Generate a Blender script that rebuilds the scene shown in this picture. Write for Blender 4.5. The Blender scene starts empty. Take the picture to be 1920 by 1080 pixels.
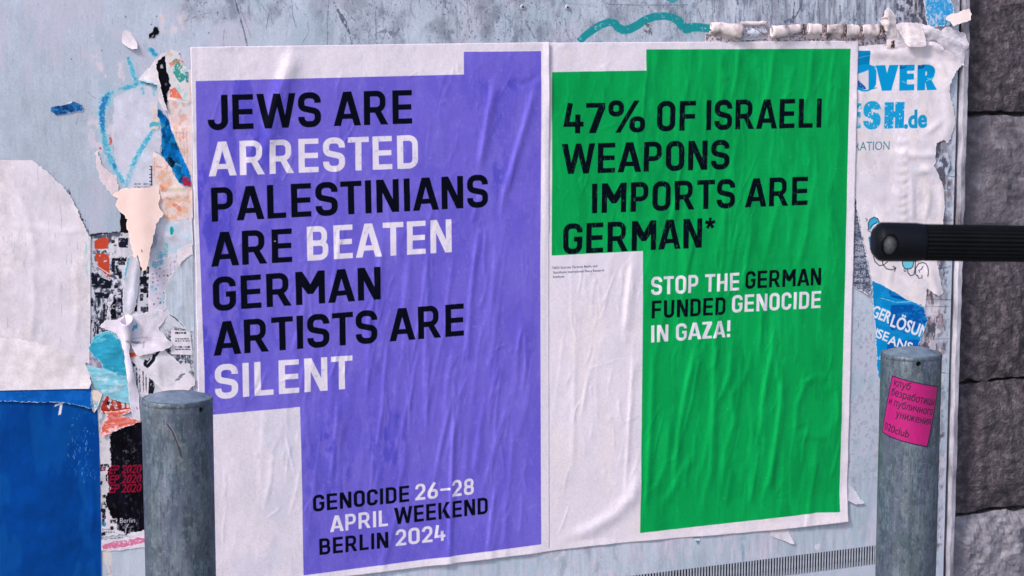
import bpy, bmesh, math, random
import numpy as np
from mathutils import Vector, Matrix
from mathutils import noise as mnoise
from mathutils.geometry import delaunay_2d_cdt

random.seed(7)
RS = np.random.RandomState(11)
S = bpy.context.scene
COL = S.collection
R = math.radians

# ------------------------------------------------------------------ camera
ZT = 1.468                                   # height of the violet poster's top left corner
CAM = Vector((-0.88606, -3.1370, ZT + 0.08176))
YAW, PITCH, ROLL, FPX = 0.42418, 0.13713, 0.0006, 4024.5
cy, sy, cp, sp = math.cos(YAW), math.sin(YAW), math.cos(PITCH), math.sin(PITCH)
FWD = Vector((sy*cp, cy*cp, -sp))
RGT0 = Vector((cy, -sy, 0)); UP0 = RGT0.cross(FWD)
RGT = RGT0*math.cos(ROLL) + UP0*math.sin(ROLL)
UPV = UP0*math.cos(ROLL) - RGT0*math.sin(ROLL)
cd = bpy.data.cameras.new('camera'); cam = bpy.data.objects.new('camera', cd); COL.objects.link(cam)
m = Matrix((RGT, UPV, -FWD)).transposed().to_4x4(); m.translation = CAM
cam.matrix_world = m
cd.sensor_width = 36; cd.lens = 36*FPX/1920; cd.clip_start = .05; cd.clip_end = 500
cd.dof.use_dof = True; cd.dof.focus_distance = 3.35; cd.dof.aperture_fstop = 20
S.camera = cam

# ------------------------------------------------------------------ world, sun, exposure
SUN_EL, SUN_AZ = 40, 243                      # azimuth: compass-like angle of where the sun stands (0 = +y)
w = bpy.data.worlds.new('World'); S.world = w; w.use_nodes = True
nt = w.node_tree; bg = nt.nodes['Background']
sky = nt.nodes.new('ShaderNodeTexSky'); sky.sky_type = 'NISHITA'; sky.sun_disc = False
sky.sun_elevation = R(SUN_EL); sky.sun_rotation = R(SUN_AZ)
sky.air_density = 1.0; sky.dust_density = 3.0; sky.ozone_density = 1.0
nt.links.new(sky.outputs[0], bg.inputs[0]); bg.inputs[1].default_value = 0.09
sd = bpy.data.lights.new('sun', 'SUN'); so = bpy.data.objects.new('sun', sd); COL.objects.link(so)
sd.energy = 1.5; sd.angle = R(10); sd.color = (.98, .93, .90)
sdir = Vector((math.sin(R(SUN_AZ))*math.cos(R(SUN_EL)), math.cos(R(SUN_AZ))*math.cos(R(SUN_EL)), math.sin(R(SUN_EL))))
so.rotation_euler = (-sdir).to_track_quat('-Z', 'Y').to_euler()
S.view_settings.view_transform = 'Standard'; S.view_settings.look = 'None'
S.view_settings.gamma = 1; S.view_settings.use_curve_mapping = False
S.view_settings.exposure = 0.95

# ------------------------------------------------------------------ small helpers
def ray(px, py):
    return (FWD*FPX + RGT*(px-960) - UPV*(py-540)).normalized()
def P3(px, py, y=0.0):
    """the place on the vertical plane y seen at a survey position"""
    d = ray(px, py); t = (y-CAM.y)/d.y
    return CAM + d*t
def W(px, py):
    p = P3(px, py); return p.x, p.z
_f = np.array(FWD); _r = np.array(RGT); _u = np.array(UPV); _c = np.array(CAM)
def Wn(px, py):
    px = np.asarray(px, float); py = np.asarray(py, float)
    d = _f*FPX + (px[..., None]-960)*_r - (py[..., None]-540)*_u
    t = (0-_c[1])/d[..., 1]
    p = _c + d*t[..., None]
    return p[..., 0], p[..., 2]

def link(name, me, mat=None, parent=None):
    o = bpy.data.objects.new(name, me); COL.objects.link(o)
    if mat: me.materials.append(mat)
    if parent: o.parent = parent
    return o
def tag(o, label=None, cat=None, group=None, kind=None):
    if label: o['label'] = label
    if cat: o['category'] = cat
    if group: o['group'] = group
    if kind: o['kind'] = kind
    return o
def empty(name, loc, label, cat, group=None):
    o = bpy.data.objects.new(name, None); COL.objects.link(o); o.location = loc; o.empty_display_size = .05
    return tag(o, label, cat, group)
def pydata(name, v, f, smooth=True):
    me = bpy.data.meshes.new(name); me.from_pydata([tuple(a) for a in v], [], [tuple(a) for a in f]); me.update()
    if smooth: me.polygons.foreach_set('use_smooth', [True]*len(me.polygons))
    return me
def boxmesh(name, x0, x1, y0, y1, z0, z1, bev=0):
    bm = bmesh.new(); bmesh.ops.create_cube(bm, size=1)
    for v in bm.verts:
        v.co = Vector(((x0+x1)/2+v.co.x*(x1-x0), (y0+y1)/2+v.co.y*(y1-y0), (z0+z1)/2+v.co.z*(z1-z0)))
    if bev: bmesh.ops.bevel(bm, geom=bm.edges[:], offset=bev, segments=2, affect='EDGES')
    me = bpy.data.meshes.new(name); bm.to_mesh(me); bm.free(); return me

# ------------------------------------------------------------------ numpy noise + canvas
def lerp_up(a, h, w_):
    H, Wd = a.shape
    ys = np.linspace(0, H-1.001, h); xs = np.linspace(0, Wd-1.001, w_)
    yi = ys.astype(int); xi = xs.astype(int); fy = ys-yi; fx = xs-xi
    fy = fy*fy*(3-2*fy); fx = fx*fx*(3-2*fx)
    a0 = a[yi]*(1-fy)[:, None] + a[yi+1]*fy[:, None]
    return a0[:, xi]*(1-fx) + a0[:, xi+1]*fx
def fbm(h, w_, sx, sy, octv=4, pers=.55):
    """value noise, sx and sy = feature size in pixels; roughly -1..1"""
    out = np.zeros((h, w_)); amp = 1; tot = 0
    for k in range(octv):
        nh = max(2, int(h/sy)+2); nw = max(2, int(w_/sx)+2)
        out += amp*lerp_up(RS.rand(nh, nw)*2-1, h, w_); tot += amp*amp
        amp *= pers; sx = max(sx/2, 1); sy = max(sy/2, 1)
    return out/(tot**.5)/.62
def sstep(a, lo, hi):
    t = np.clip((a-lo)/(hi-lo), 0, 1); return t*t*(3-2*t)

class Canvas:
    def __init__(s, x0, x1, z0, z1, res, col=(255, 255, 255), alpha=1.0):
        s.x0, s.x1, s.z0, s.z1 = x0, x1, z0, z1
        s.w = int((x1-x0)*res)+1; s.h = int((z1-z0)*res)+1; s.res = res
        s.a = np.zeros((s.h, s.w, 4), np.float32); s.a[..., :3] = np.array(col)/255.; s.a[..., 3] = alpha
    @classmethod
    def around(cls, pts, res=1400, pad=.004, **k):
        x, z = Wn([p[0] for p in pts], [p[1] for p in pts])
        return cls(x.min()-pad, x.max()+pad, z.min()-pad, z.max()+pad, res, **k)
    def px(s, X, Z): return (np.asarray(X)-s.x0)/(s.x1-s.x0)*s.w, (np.asarray(Z)-s.z0)/(s.z1-s.z0)*s.h
    def uv(s, X, Z): return (np.asarray(X)-s.x0)/(s.x1-s.x0), (np.asarray(Z)-s.z0)/(s.z1-s.z0)
    def mask(s, loops):
        """coverage of loops given in canvas pixels; returns (y0,x0,mask)"""
        al = np.concatenate(loops)
        xa = int(max(0, math.floor(al[:, 0].min())-1)); xb = int(min(s.w, math.ceil(al[:, 0].max())+2))
        ya = int(max(0, math.floor(al[:, 1].min())-1)); yb = int(min(s.h, math.ceil(al[:, 1].max())+2))
        if xb <= xa or yb <= ya: return None
        ss = 4; hh = (yb-ya)*ss; ww = xb-xa
        acc = np.zeros((hh, ww+2))
        for L in loops:
            L = L-np.array([xa, ya]); M = np.roll(L, -1, 0)
            for (ax, ay), (bx, by) in zip(L, M):
                if ay == by: continue
                sg = 1
                if ay > by: ax, ay, bx, by = bx, by, ax, ay; sg = -1
                k0 = max(0, math.ceil(ay*ss-.5)); k1 = min(hh, math.ceil(by*ss-.5))
                if k1 <= k0: continue
                k = np.arange(k0, k1); x = ax+((k+.5)/ss-ay)*(bx-ax)/(by-ay)
                x = np.clip(x, 0, ww); i = x.astype(int); f = x-i
                acc[k, i] += sg*(1-f); acc[k, i+1] += sg*f
        mk = np.clip(np.abs(np.cumsum(acc, 1)[:, :ww]), 0, 1).reshape(yb-ya, ss, ww).mean(1)
        return ya, xa, mk
    def blend(s, ya, xa, mk, col, a=1.0, alpha=None):
        h, w_ = mk.shape; sub = s.a[ya:ya+h, xa:xa+w_]
        k = (mk*a)[..., None]
        c = np.asarray(col, float)/255.
        sub[..., :3] = sub[..., :3]*(1-k)+c*k
        if alpha is not None: sub[..., 3:] = sub[..., 3:]*(1-k)+alpha*k
        elif s.a[..., 3].min() < 1: sub[..., 3:] = np.maximum(sub[..., 3:], k)
    def loops(s, loops, col, a=1.0, wear=0, ws=6, rag=0):
        """fill loops of (X,Z) points in metres; wear = share eaten away by noise"""
        LL = [np.stack(s.px([p[0] for p in L], [p[1] for p in L]), 1) for L in loops]
        r = s.mask(LL)
        if r is None: return
        ya, xa, mk = r
        if wear: mk = mk*(1-sstep(fbm(*mk.shape, ws, ws, 4, .7), 1-1.6*wear, 1-1.6*wear+.25))
        s.blend(ya, xa, mk, col, a)
    def poly(s, pts, col, a=1.0, **k):
        """fill a polygon given in survey positions"""
        x, z = Wn([p[0] for p in pts], [p[1] for p in pts])
        s.loops([list(zip(x, z))], col, a, **k)
    def line(s, pts, width, col, a=1.0, wear=0, rough=0, closed=False, ws=5):
        """stroke a polyline of survey positions; width in survey pixels (number or one per point)"""
        P = np.array(pts, float)
        if closed: P = np.vstack([P, P[:1]])
        wd = np.broadcast_to(np.asarray(width, float), (len(P),)).copy()
        # resample
        Q = []; V = []
        for i in range(len(P)-1):
            n = max(1, int(np.hypot(*(P[i+1]-P[i]))/3))
            for j in range(n): Q.append(P[i]+(P[i+1]-P[i])*j/n); V.append(wd[i]+(wd[i+1]-wd[i])*j/n)
        Q.append(P[-1]); V.append(wd[-1]); Q = np.array(Q); V = np.array(V)
        if rough: V = V*(1+RS.uniform(-rough, rough, len(V)))
        T = np.gradient(Q, axis=0) if len(Q) > 1 else np.array([[1, 0.]])
        T /= np.maximum(np.hypot(T[:, 0], T[:, 1]), 1e-6)[:, None]; N = np.stack([-T[:, 1], T[:, 0]], 1)
        L = np.vstack([Q+N*V[:, None]/2, (Q-N*V[:, None]/2)[::-1]])
        s.poly(L, col, a, wear=wear, ws=ws)
    def noise(s, amt, sx, sy, tint=(1, 1, 1), octv=4, thr=None, region=None):
        """multiply by 1+noise; with thr a soft threshold makes blotches; region = (px0,py0,px1,py1)"""
        ya, yb, xa, xb = 0, s.h, 0, s.w
        if region:
            X, Z = Wn([region[0], region[2]], [region[1], region[3]]); xx, yy = s.px(X, Z)
            xa, xb = sorted((int(np.clip(xx[0], 0, s.w)), int(np.clip(xx[1], 0, s.w)))); ya, yb = sorted((int(np.clip(yy[0], 0, s.h)), int(np.clip(yy[1], 0, s.h))))
        if xb-xa < 2 or yb-ya < 2: return
        n = fbm(yb-ya, xb-xa, sx, sy, octv)
        if thr is not None: n = sstep(n, thr, thr+.5)
        if region:
            e = np.minimum.outer(np.minimum(np.arange(yb-ya), np.arange(yb-ya)[::-1]), np.minimum(np.arange(xb-xa), np.arange(xb-xa)[::-1]))
            n = n*np.clip(e/ (0.18*min(yb-ya, xb-xa)), 0, 1)
        s.a[ya:yb, xa:xb, :3] *= np.clip(1+n[..., None]*amt*np.array(tint), 0, 2)
    def tint(s, col, amt, sx, sy, thr, octv=4, soft=.4, region=None):
        """patches of another colour where noise passes thr"""
        ya, yb, xa, xb = 0, s.h, 0, s.w
        if region:
            X, Z = Wn([region[0], region[2]], [region[1], region[3]]); xx, yy = s.px(X, Z)
            xa, xb = sorted((int(np.clip(xx[0], 0, s.w)), int(np.clip(xx[1], 0, s.w)))); ya, yb = sorted((int(np.clip(yy[0], 0, s.h)), int(np.clip(yy[1], 0, s.h))))
        if xb-xa < 2 or yb-ya < 2: return
        n = sstep(fbm(yb-ya, xb-xa, sx, sy, octv), thr, thr+soft)
        if region:
            e = np.minimum.outer(np.minimum(np.arange(yb-ya), np.arange(yb-ya)[::-1]), np.minimum(np.arange(xb-xa), np.arange(xb-xa)[::-1]))
            n = n*sstep(e/(0.25*min(yb-ya, xb-xa))+fbm(yb-ya, xb-xa, 12, 12, 3)*.3, 0, 1)
        s.blend(ya, xa, n, col, amt)
    def image(s, name):
        im = bpy.data.images.new(name, s.w, s.h, alpha=True)
        im.colorspace_settings.name = 'sRGB'; im.alpha_mode = 'CHANNEL_PACKED'
        im.pixels.foreach_set(np.clip(s.a, 0, 1).astype(np.float32).ravel()); im.update(); im.pack()
        return im

# ------------------------------------------------------------------ lettering: a squarish grotesque drawn from strokes
def path(pts, n=9):
    """points (x,y[,radius]) -> sampled centreline with rounded corners"""
    out = []
    for i, p in enumerate(pts):
        r = p[2] if len(p) > 2 else 0
        if r == 0 or i in (0, len(pts)-1): out.append((p[0], p[1])); continue
        a = np.array(pts[i-1][:2]); b = np.array(p[:2]); c = np.array(pts[i+1][:2])
        u = (a-b)/np.hypot(*(a-b)); v = (c-b)/np.hypot(*(c-b))
        ang = math.acos(max(-1, min(1, float(u@v)))); d = min(r/math.tan(ang/2), .499*np.hypot(*(a-b)) if i > 1 else 9, .499*np.hypot(*(c-b)) if i < len(pts)-2 else 9); wc = math.cos((math.pi-ang)/2)
        p0 = b+u*d; p1 = b+v*d
        for k in range(n+1):
            t = k/n; w0, w1, w2 = (1-t)**2, 2*t*(1-t)*wc, t*t
            q = (p0*w0+b*w1+p1*w2)/(w0+w1+w2); out.append(tuple(q))
    return out
def stroke(pts, wd):
    P = np.array(path(pts)); T = np.gradient(P, axis=0)
    seg = np.diff(P, axis=0); seg /= np.maximum(np.hypot(seg[:, 0], seg[:, 1]), 1e-9)[:, None]
    nrm = np.stack([-seg[:, 1], seg[:, 0]], 1); V = []
    for i in range(len(P)):
        if i == 0: V.append(nrm[0])
        elif i == len(P)-1: V.append(nrm[-1])
        else:
            m_ = nrm[i-1]+nrm[i]; m_ = m_/max(np.hypot(*m_), 1e-9); V.append(m_/max(.45, float(m_@nrm[i])))
    V = np.array(V)*wd/2
    return np.vstack([P+V, (P-V)[::-1]])
def rect(x0, y0, x1, y1): return np.array([(x0, y0), (x1, y0), (x1, y1), (x0, y1)], float)
s_, t_ = .178, .158
def ring(x0, y0, x1, y1, r=.2, wd=.178, n=6):
    xm = (x0+x1)/2
    return [stroke([(xm, y0), (x1, y0, r), (x1, y1, r), (xm, y1)], wd), stroke([(xm, y1), (x0, y1, r), (x0, y0, r), (xm, y0)], wd)]
def glyphs(s_, t_):
    h, t = s_/2, t_/2; G = {}
    G['I'] = (s_, [rect(0, 0, s_, 1)])
    G['E'] = (.57, [rect(0, 0, s_, 1), rect(s_-.01, 0, .57, t_), rect(s_-.01, .42, .55, .42+t_), rect(s_-.01, 1-t_, .57, 1)])
    G['F'] = (.55, [rect(0, 0, s_, 1), rect(s_-.01, .40, .53, .40+t_), rect(s_-.01, 1-t_, .55, 1)])
    G['L'] = (.53, [rect(0, 0, s_, 1), rect(s_-.01, 0, .53, t_)])
    G['T'] = (.62, [rect(.31-h, 0, .31+h, 1-t_+.01), rect(0, 1-t_, .62, 1)])
    G['H'] = (.63, [rect(0, 0, s_, 1), rect(.63-s_, 0, .63, 1), rect(s_-.01, .42, .63-s_+.01, .42+t_)])
    G['J'] = (.55, [stroke([(.55-h, 1), (.55-h, t, .2), (h, t, .2), (h, .3)], s_)])
    G['O'] = (.62, ring(h, t, .62-h, 1-t, .19, s_)); G['0'] = G['O']
    G['D'] = (.62, [rect(0, 0, s_, 1), stroke([(h, t), (.62-h, t, .19), (.62-h, 1-t, .19), (h, 1-t)], s_*.95)])
    G['U'] = (.62, [stroke([(h, 1), (h, t, .19), (.62-h, t, .19), (.62-h, 1)], s_)])
    G['C'] = (.6, [stroke([(.6-h, .68), (.6-h, 1-t, .19), (h, 1-t, .19), (h, t, .19), (.6-h, t, .19), (.6-h, .32)], s_)])
    G['G'] = (.64, [stroke([(.64-h, .70), (.64-h, 1-t, .19), (h, 1-t, .19), (h, t, .19), (.64-h, t, .19), (.64-h, .47)], s_), rect(.36, .40, .64, .40+t_)])
    G['S'] = (.64, [stroke([(.64-h, .70), (.64-h, 1-t, .19), (h, 1-t, .19), (h, .56, .14), (.64-h, .44, .14), (.64-h, t, .19), (h, t, .19), (h, .30)], s_)])
    G['P'] = (.61, [rect(0, 0, s_, 1), stroke([(h, .43), (.61-h, .43, .18), (.61-h, 1-t, .18), (h, 1-t)], s_*.93)])
    G['R'] = (.68, [rect(0, 0, s_, 1), stroke([(h, .44), (.63-h, .44, .18), (.63-h, 1-t, .18), (h, 1-t)], s_*.93), np.array([(.27, .45), (.46 if s_ < .2 else .5, .45), (.70 if s_ < .2 else .73, 0), (.70-s_*1.15, 0)])])
    G['B'] = (.63, [rect(0, 0, s_, 1), stroke([(h, t), (.63-h, t, .17), (.63-h, .505, .15), (h, .505)], s_*.93), stroke([(h, .505), (.60-h, .505, .15), (.60-h, 1-t, .17), (h, 1-t)], s_*.93)])
    c, ap, s1 = .39, .118 if s_ < .2 else .16, s_*1.107; mt_ = (c-s1)/(c-ap)
    G['A'] = (.78, [np.array([(0, 0), (c-ap, 1), (c+ap, 1), (.78, 0), (.78-s1, 0), (c, mt_+.02), (s1, 0)]), rect(.15, .2, .63, .2+t_*.95)])
    G['V'] = (.78, [np.array([(0, 1), (c-ap, 0), (c+ap, 0), (.78, 1), (.78-s1, 1), (c, .98-mt_), (s1, 1)])])
    G['N'] = (.66, [rect(0, 0, s_, 1), rect(.66-s_, 0, .66, 1), np.array([(0, 1), (.205, 1), (.66, 0), (.455, 0)])])
    G['M'] = (.83, [rect(0, 0, s_, 1), rect(.83-s_, 0, .83, 1), np.array([(0, 1), (.19, 1), (.415, .60), (.64, 1), (.83, 1), (.83, .80), (.49, .31), (.34, .31), (0, .80)])])
    G['W'] = (1.08, [np.array([(0, 1), (.205, 0), (.385, 0), (.54, .62), (.695, 0), (.875, 0), (1.08, 1), (.885, 1), (.775, .36), (.625, 1), (.455, 1), (.305, .36), (.195, 1)])])
    G['K'] = (.68, [rect(0, 0, s_, 1), np.array([(s_-.01, .30), (.45, 1), (.67, 1), (.30, .43)]), np.array([(.24, .52), (.40, .64), (.70, 0), (.48, 0)])])
    G['Z'] = (.56, [rect(0, 0, .56, t_), rect(0, 1-t_, .56, 1), np.array([(0, t_-.01), (.30, 1-t_+.01), (.56, 1-t_+.01), (.26, t_-.01)])])
    G['2'] = (.58, [stroke([(h, .68), (h, 1-t, .18), (.58-h, 1-t, .18), (.58-h, .56, .1), (.12, .12)], s_*.95), rect(0, 0, .58, t_)])
    G['6'] = (.6, ring(h, t, .6-h, .60-t, .17, s_)+[stroke([(h, .3), (h*1.05, .45, .05), (.42, 1)], s_*.95)])
    G['8'] = (.6, ring(h, t, .6-h, .5, .16, s_*.95)+ring(h+.02, .5, .58-h, 1-t, .16, s_*.95))
    G['4'] = (.62, [stroke([(.20, 1), (.09, .30), (.62, .30)], s_*.92), rect(.36, 0, .36+s_*.9, .62)])
    G['7'] = (.6, [rect(0, 1-t_, .6, 1), np.array([(.10, 0), (.32, 0), (.60, 1-t_), (.60, 1-t_+.02), (.38, 1-t_+.02)])])
    G['%'] = (1.18, ring(.09, .62, .42, 1.0, .14, .16)+ring(.76, .0+.08, 1.09, .46, .14, .16)+[np.array([(.24, 0), (.40, 0), (.98, 1.07), (.82, 1.07)])])
    G['!'] = (s_, [rect(0, .34, s_, 1), rect(0, 0, s_, .19)])
    G['–'] = (.56, [rect(0, .42, .56, .57)])
    st = []
    for k in range(5):
        a = math.pi/2+k*2*math.pi/5; d = np.array([math.cos(a), math.sin(a)]); n = np.array([-d[1], d[0]])*.045; o_ = np.array([.18, .82])
        st.append(np.array([o_-n, o_+d*.19-n*1.25, o_+d*.19+n*1.25, o_+n]))
    G['*'] = (.36, st)
    return G
GL = glyphs(.178, .158); GLH = glyphs(.29, .235)
SB = {'A': .012, 'V': .012, 'W': .02, 'T': .03, 'O': .062, 'C': .06, 'G': .062, 'S': .05, 'J': .05, 'Z': .04, '7': .03, '4': .04, '2': .05, '*': .04, '%': .06, '–': .06}
def layout(txt, GL=None):
    GL = GL or globals()['GL']
    x = 0; out = []; first = True; last = 0
    for ch in txt:
        if ch == ' ': x += .30; continue
        wd, ps = GL[ch]; sb = SB.get(ch, .075)
        if not first: x += sb
        first = False
        out.append((x, ps)); last = x+wd; x += wd+sb
    return out, last
def din(cv, txt, bl, br, capL, col, face=None, **k):
    """set txt with its ink from survey point bl to br on the baseline; capL = survey y of the cap line at bl"""
    a = np.array(W(*bl)); b = np.array(W(*br)); top = np.array(W(bl[0], capL))
    cap = top[1]-a[1]; d = b-a; L = np.hypot(*d); u = d/L; n = np.array([-u[1], u[0]])
    gl, tot = layout(txt, face); sx = L/tot
    for x, ps in gl:
        for p in ps:
            if len(p) > 2:
                area = 0.5*np.sum(p[:, 0]*np.roll(p[:, 1], -1)-np.roll(p[:, 0], -1)*p[:, 1])
                if area < 0: p = p[::-1]
        LL = []
        for p in ps:
            q = a+np.outer((p[:, 0]+x)*sx, u)+np.outer(p[:, 1]*cap, n)
            ar = 0.5*np.sum(q[:, 0]*np.roll(q[:, 1], -1)-np.roll(q[:, 0], -1)*q[:, 1])
            LL.append(q if ar > 0 else q[::-1])
        cv.loops(LL, col, **k)

def font_tris(txt, shear=0, bold=0):
    """outlines of the built-in face as closed loops"""
    cu = bpy.data.curves.new('t', 'FONT'); cu.body = txt; cu.size = 1; cu.shear = shear; cu.offset = bold; cu.resolution_u = 4; cu.fill_mode = 'NONE'
    ob = bpy.data.objects.new('t', cu); COL.objects.link(ob)
    dg = bpy.context.evaluated_depsgraph_get(); me = ob.evaluated_get(dg).to_mesh()
    V = np.array([v.co[:2] for v in me.vertices]); nx = {}; E_ = [tuple(e.vertices) for e in me.edges]
    adj = {}
    for a, b in E_: adj.setdefault(a, []).append(b); adj.setdefault(b, []).append(a)
    seen = set(); out = []
    for a in sorted(adj):
        if a in seen: continue
        L = [a]; seen.add(a); cur = a
        nxt = a+1 if a+1 in adj[a] else adj[a][0]
        while nxt not in seen:
            L.append(nxt); seen.add(nxt); c = [q for q in adj[nxt] if q not in seen]
            if not c: break
            nxt = c[0]
        if len(L) > 2: out.append(V[L])
    bpy.data.objects.remove(ob); bpy.data.curves.remove(cu)
    return out
CAPH = None
def fnt(cv, txt, a, b, cap, col, shear=0, bold=0, **k):
    """typeset with the built-in face; a,b in canvas metres, cap = capital height in metres"""
    global CAPH
    if CAPH is None:
        q = np.concatenate(font_tris('H')); CAPH = q[:, 1].max()
    tr = font_tris(txt, shear, 0)
    if not tr: return
    al = np.concatenate(tr); x0, x1 = al[:, 0].min(), al[:, 0].max()
    a = np.array(a); d = np.array(b)-a; L = np.hypot(*d); u = d/L; n = np.array([-u[1], u[0]]); sx = L/(x1-x0); sz = cap/CAPH
    LL = [a+np.outer((p[:, 0]-x0)*sx, u)+np.outer(p[:, 1]*sz, n) for p in tr]
    st = RS.get_state(); cv.loops(LL, col, **k)
    if bold > .015:
        hw = bold*sz*.62; q = []
        for L_ in LL:
            M_ = np.roll(L_, -1, 0)
            for p0, p1 in zip(L_, M_):
                d_ = p1-p0; l_ = np.hypot(*d_)
                if l_ < 1e-7: continue
                t_u = d_/l_*hw*.7; nn = np.array([-d_[1], d_[0]])/l_*hw
                q.append(np.array([p0-t_u-nn, p1+t_u-nn, p1+t_u+nn, p0-t_u+nn]))
        RS.set_state(st); cv.loops(q, col, **k)
def wfnt(cv, txt, bl, br, capL, col, **k):
    a = np.array(W(*bl)); b = np.array(W(*br)); top = np.array(W(bl[0], capL))
    fnt(cv, txt, a, b, top[1]-a[1], col, **k)

# ------------------------------------------------------------------ materials
def base_mat(name, col=(.5, .5, .5), rough=.6, metal=0, spec=.5):
    mt = bpy.data.materials.new(name); mt.use_nodes = True; b = mt.node_tree.nodes['Principled BSDF']
    b.inputs['Base Color'].default_value = (*col, 1); b.inputs['Roughness'].default_value = rough
    b.inputs['Metallic'].default_value = metal; b.inputs['Specular IOR Level'].default_value = spec
    return mt, mt.node_tree, b
def N(nt, typ, **k):
    n = nt.nodes.new(typ)
    for a, v in k.items():
        if a.startswith('i_'): n.inputs[a[2:]].default_value = v
        else: setattr(n, a, v)
    return n
def bump(nt, b, scale, dist, strength=1, stretch=None, detail=4):
    tc = N(nt, 'ShaderNodeTexCoord'); mp = N(nt, 'ShaderNodeMapping'); no = N(nt, 'ShaderNodeTexNoise')
    no.inputs['Scale'].default_value = scale; no.inputs['Detail'].default_value = detail; no.inputs['Roughness'].default_value = .6
    if stretch: mp.inputs['Scale'].default_value = stretch
    bp = N(nt, 'ShaderNodeBump'); bp.inputs['Distance'].default_value = dist; bp.inputs['Strength'].default_value = strength
    nt.links.new(tc.outputs['Object'], mp.inputs[0]); nt.links.new(mp.outputs[0], no.inputs[0])
    nt.links.new(no.outputs[0], bp.inputs['Height']); nt.links.new(bp.outputs[0], b.inputs['Normal'])
    return bp, no
def paper_mat(name, image, rough=.55, bs=30, bd=.00006):
    mt, nt_, b = base_mat(name, rough=rough, spec=.06)
    ti = N(nt_, 'ShaderNodeTexImage'); ti.image = image; ti.extension = 'EXTEND'; ti.interpolation = 'Linear'
    tc = N(nt_, 'ShaderNodeTexCoord'); no = N(nt_, 'ShaderNodeTexNoise'); no.inputs['Scale'].default_value = 420; no.inputs['Detail'].default_value = 3
    rm = N(nt_, 'ShaderNodeMapRange'); rm.inputs[1].default_value = .25; rm.inputs[2].default_value = .75; rm.inputs[3].default_value = .988; rm.inputs[4].default_value = 1.012
    mx = N(nt_, 'ShaderNodeVectorMath', operation='SCALE')
    nt_.links.new(tc.outputs['Object'], no.inputs[0]); nt_.links.new(no.outputs[0], rm.inputs[0])
    nt_.links.new(ti.outputs[0], mx.inputs[0]); nt_.links.new(rm.outputs[0], mx.inputs['Scale']); nt_.links.new(mx.outputs[0], b.inputs['Base Color'])
    bump(nt_, b, bs, bd, 1, (1, 1, .5))
    return mt
def noise_mat(name, c1, c2, scale=8, rough=.8, metal=0, bs=60, bd=.001, stretch=None, c3=None, spec=.4):
    mt, nt_, b = base_mat(name, rough=rough, metal=metal, spec=spec)
    tc = N(nt_, 'ShaderNodeTexCoord'); mp = N(nt_, 'ShaderNodeMapping'); no = N(nt_, 'ShaderNodeTexNoise')
    if stretch: mp.inputs['Scale'].default_value = stretch
    no.inputs['Scale'].default_value = scale; no.inputs['Detail'].default_value = 8; no.inputs['Roughness'].default_value = .65
    cr = N(nt_, 'ShaderNodeValToRGB'); cr.color_ramp.elements[0].position = .32; cr.color_ramp.elements[1].position = .68
    cr.color_ramp.elements[0].color = (*c1, 1); cr.color_ramp.elements[1].color = (*c2, 1)
    if c3: e = cr.color_ramp.elements.new(.5); e.color = (*c3, 1)
    nt_.links.new(tc.outputs['Object'], mp.inputs[0]); nt_.links.new(mp.outputs[0], no.inputs[0]); nt_.links.new(no.outputs[0], cr.inputs[0]); nt_.links.new(cr.outputs[0], b.inputs['Base Color'])
    bump(nt_, b, bs, bd)
    return mt
def lin(r, g, b): return tuple(((c/255)/12.92 if c/255 <= .04045 else ((c/255+.055)/1.055)**2.4) for c in (r, g, b))

# ------------------------------------------------------------------ shared relief of the pasted wall
def vnoise2(x, y, seed):
    xi = np.floor(x).astype(int); yi = np.floor(y).astype(int); fx = x-xi; fy = y-yi; fx = fx*fx*(3-2*fx); fy = fy*fy*(3-2*fy)
    def hsh(a, b):
        n = (a*374761393+b*668265263+seed*974711) & 0x7fffffff
        n = ((n ^ (n >> 13))*1274126177) & 0x7fffffff
        return ((n ^ (n >> 16)) & 0xffff)/65535.*2-1
    return (hsh(xi, yi)*(1-fx)+hsh(xi+1, yi)*fx)*(1-fy)+(hsh(xi, yi+1)*(1-fx)+hsh(xi+1, yi+1)*fx)*fy
def relief(px, py, amp=.5, sc=34, seed=1):
    px = np.asarray(px, float); py = np.asarray(py, float)
    return amp*(vnoise2(px/sc, py/(sc*1.4), seed)+.5*vnoise2(px/sc*2.1, py/sc*1.7, seed+5)+.25*vnoise2(px/sc*4.3, py/sc*3.7, seed+9))
def ridge(px, py, pts, amp, sig, asym=1.0):
    """a crease along pts; amp in mm, sig in survey pixels; asym<1 makes its right side steeper"""
    P = np.array(pts, float); best = np.full(np.shape(px), 1e9); sgn = np.zeros(np.shape(px)); tt = np.zeros(np.shape(px)); L = np.hypot(*np.diff(P, axis=0).T); cum = np.r_[0, np.cumsum(L)]
    for i in range(len(P)-1):
        a, b = P[i], P[i+1]; d = b-a; l2 = d@d
        t = np.clip(((px-a[0])*d[0]+(py-a[1])*d[1])/l2, 0, 1); dx = px-(a[0]+t*d[0]); dy = py-(a[1]+t*d[1]); r = np.hypot(dx, dy)
        m_ = r < best; best = np.where(m_, r, best); sgn = np.where(m_, np.sign(dx*(-d[1])+dy*d[0]) * (1 if d[1] < 0 else -1) * -1, sgn); tt = np.where(m_, (cum[i]+t*L[i])/cum[-1], tt)
    sg = np.where(sgn > 0, sig*asym, sig)
    return amp*np.exp(-.5*(best/sg)**2)*np.clip(np.sin(np.clip(tt, 0.04, .96)*math.pi)*1.8, 0, 1)

# ================================================================== SETTING
XR = W(1784, 540)[0]                          # right edge of the pasted panel
XL, ZTOP = -1.9, 2.45
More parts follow.
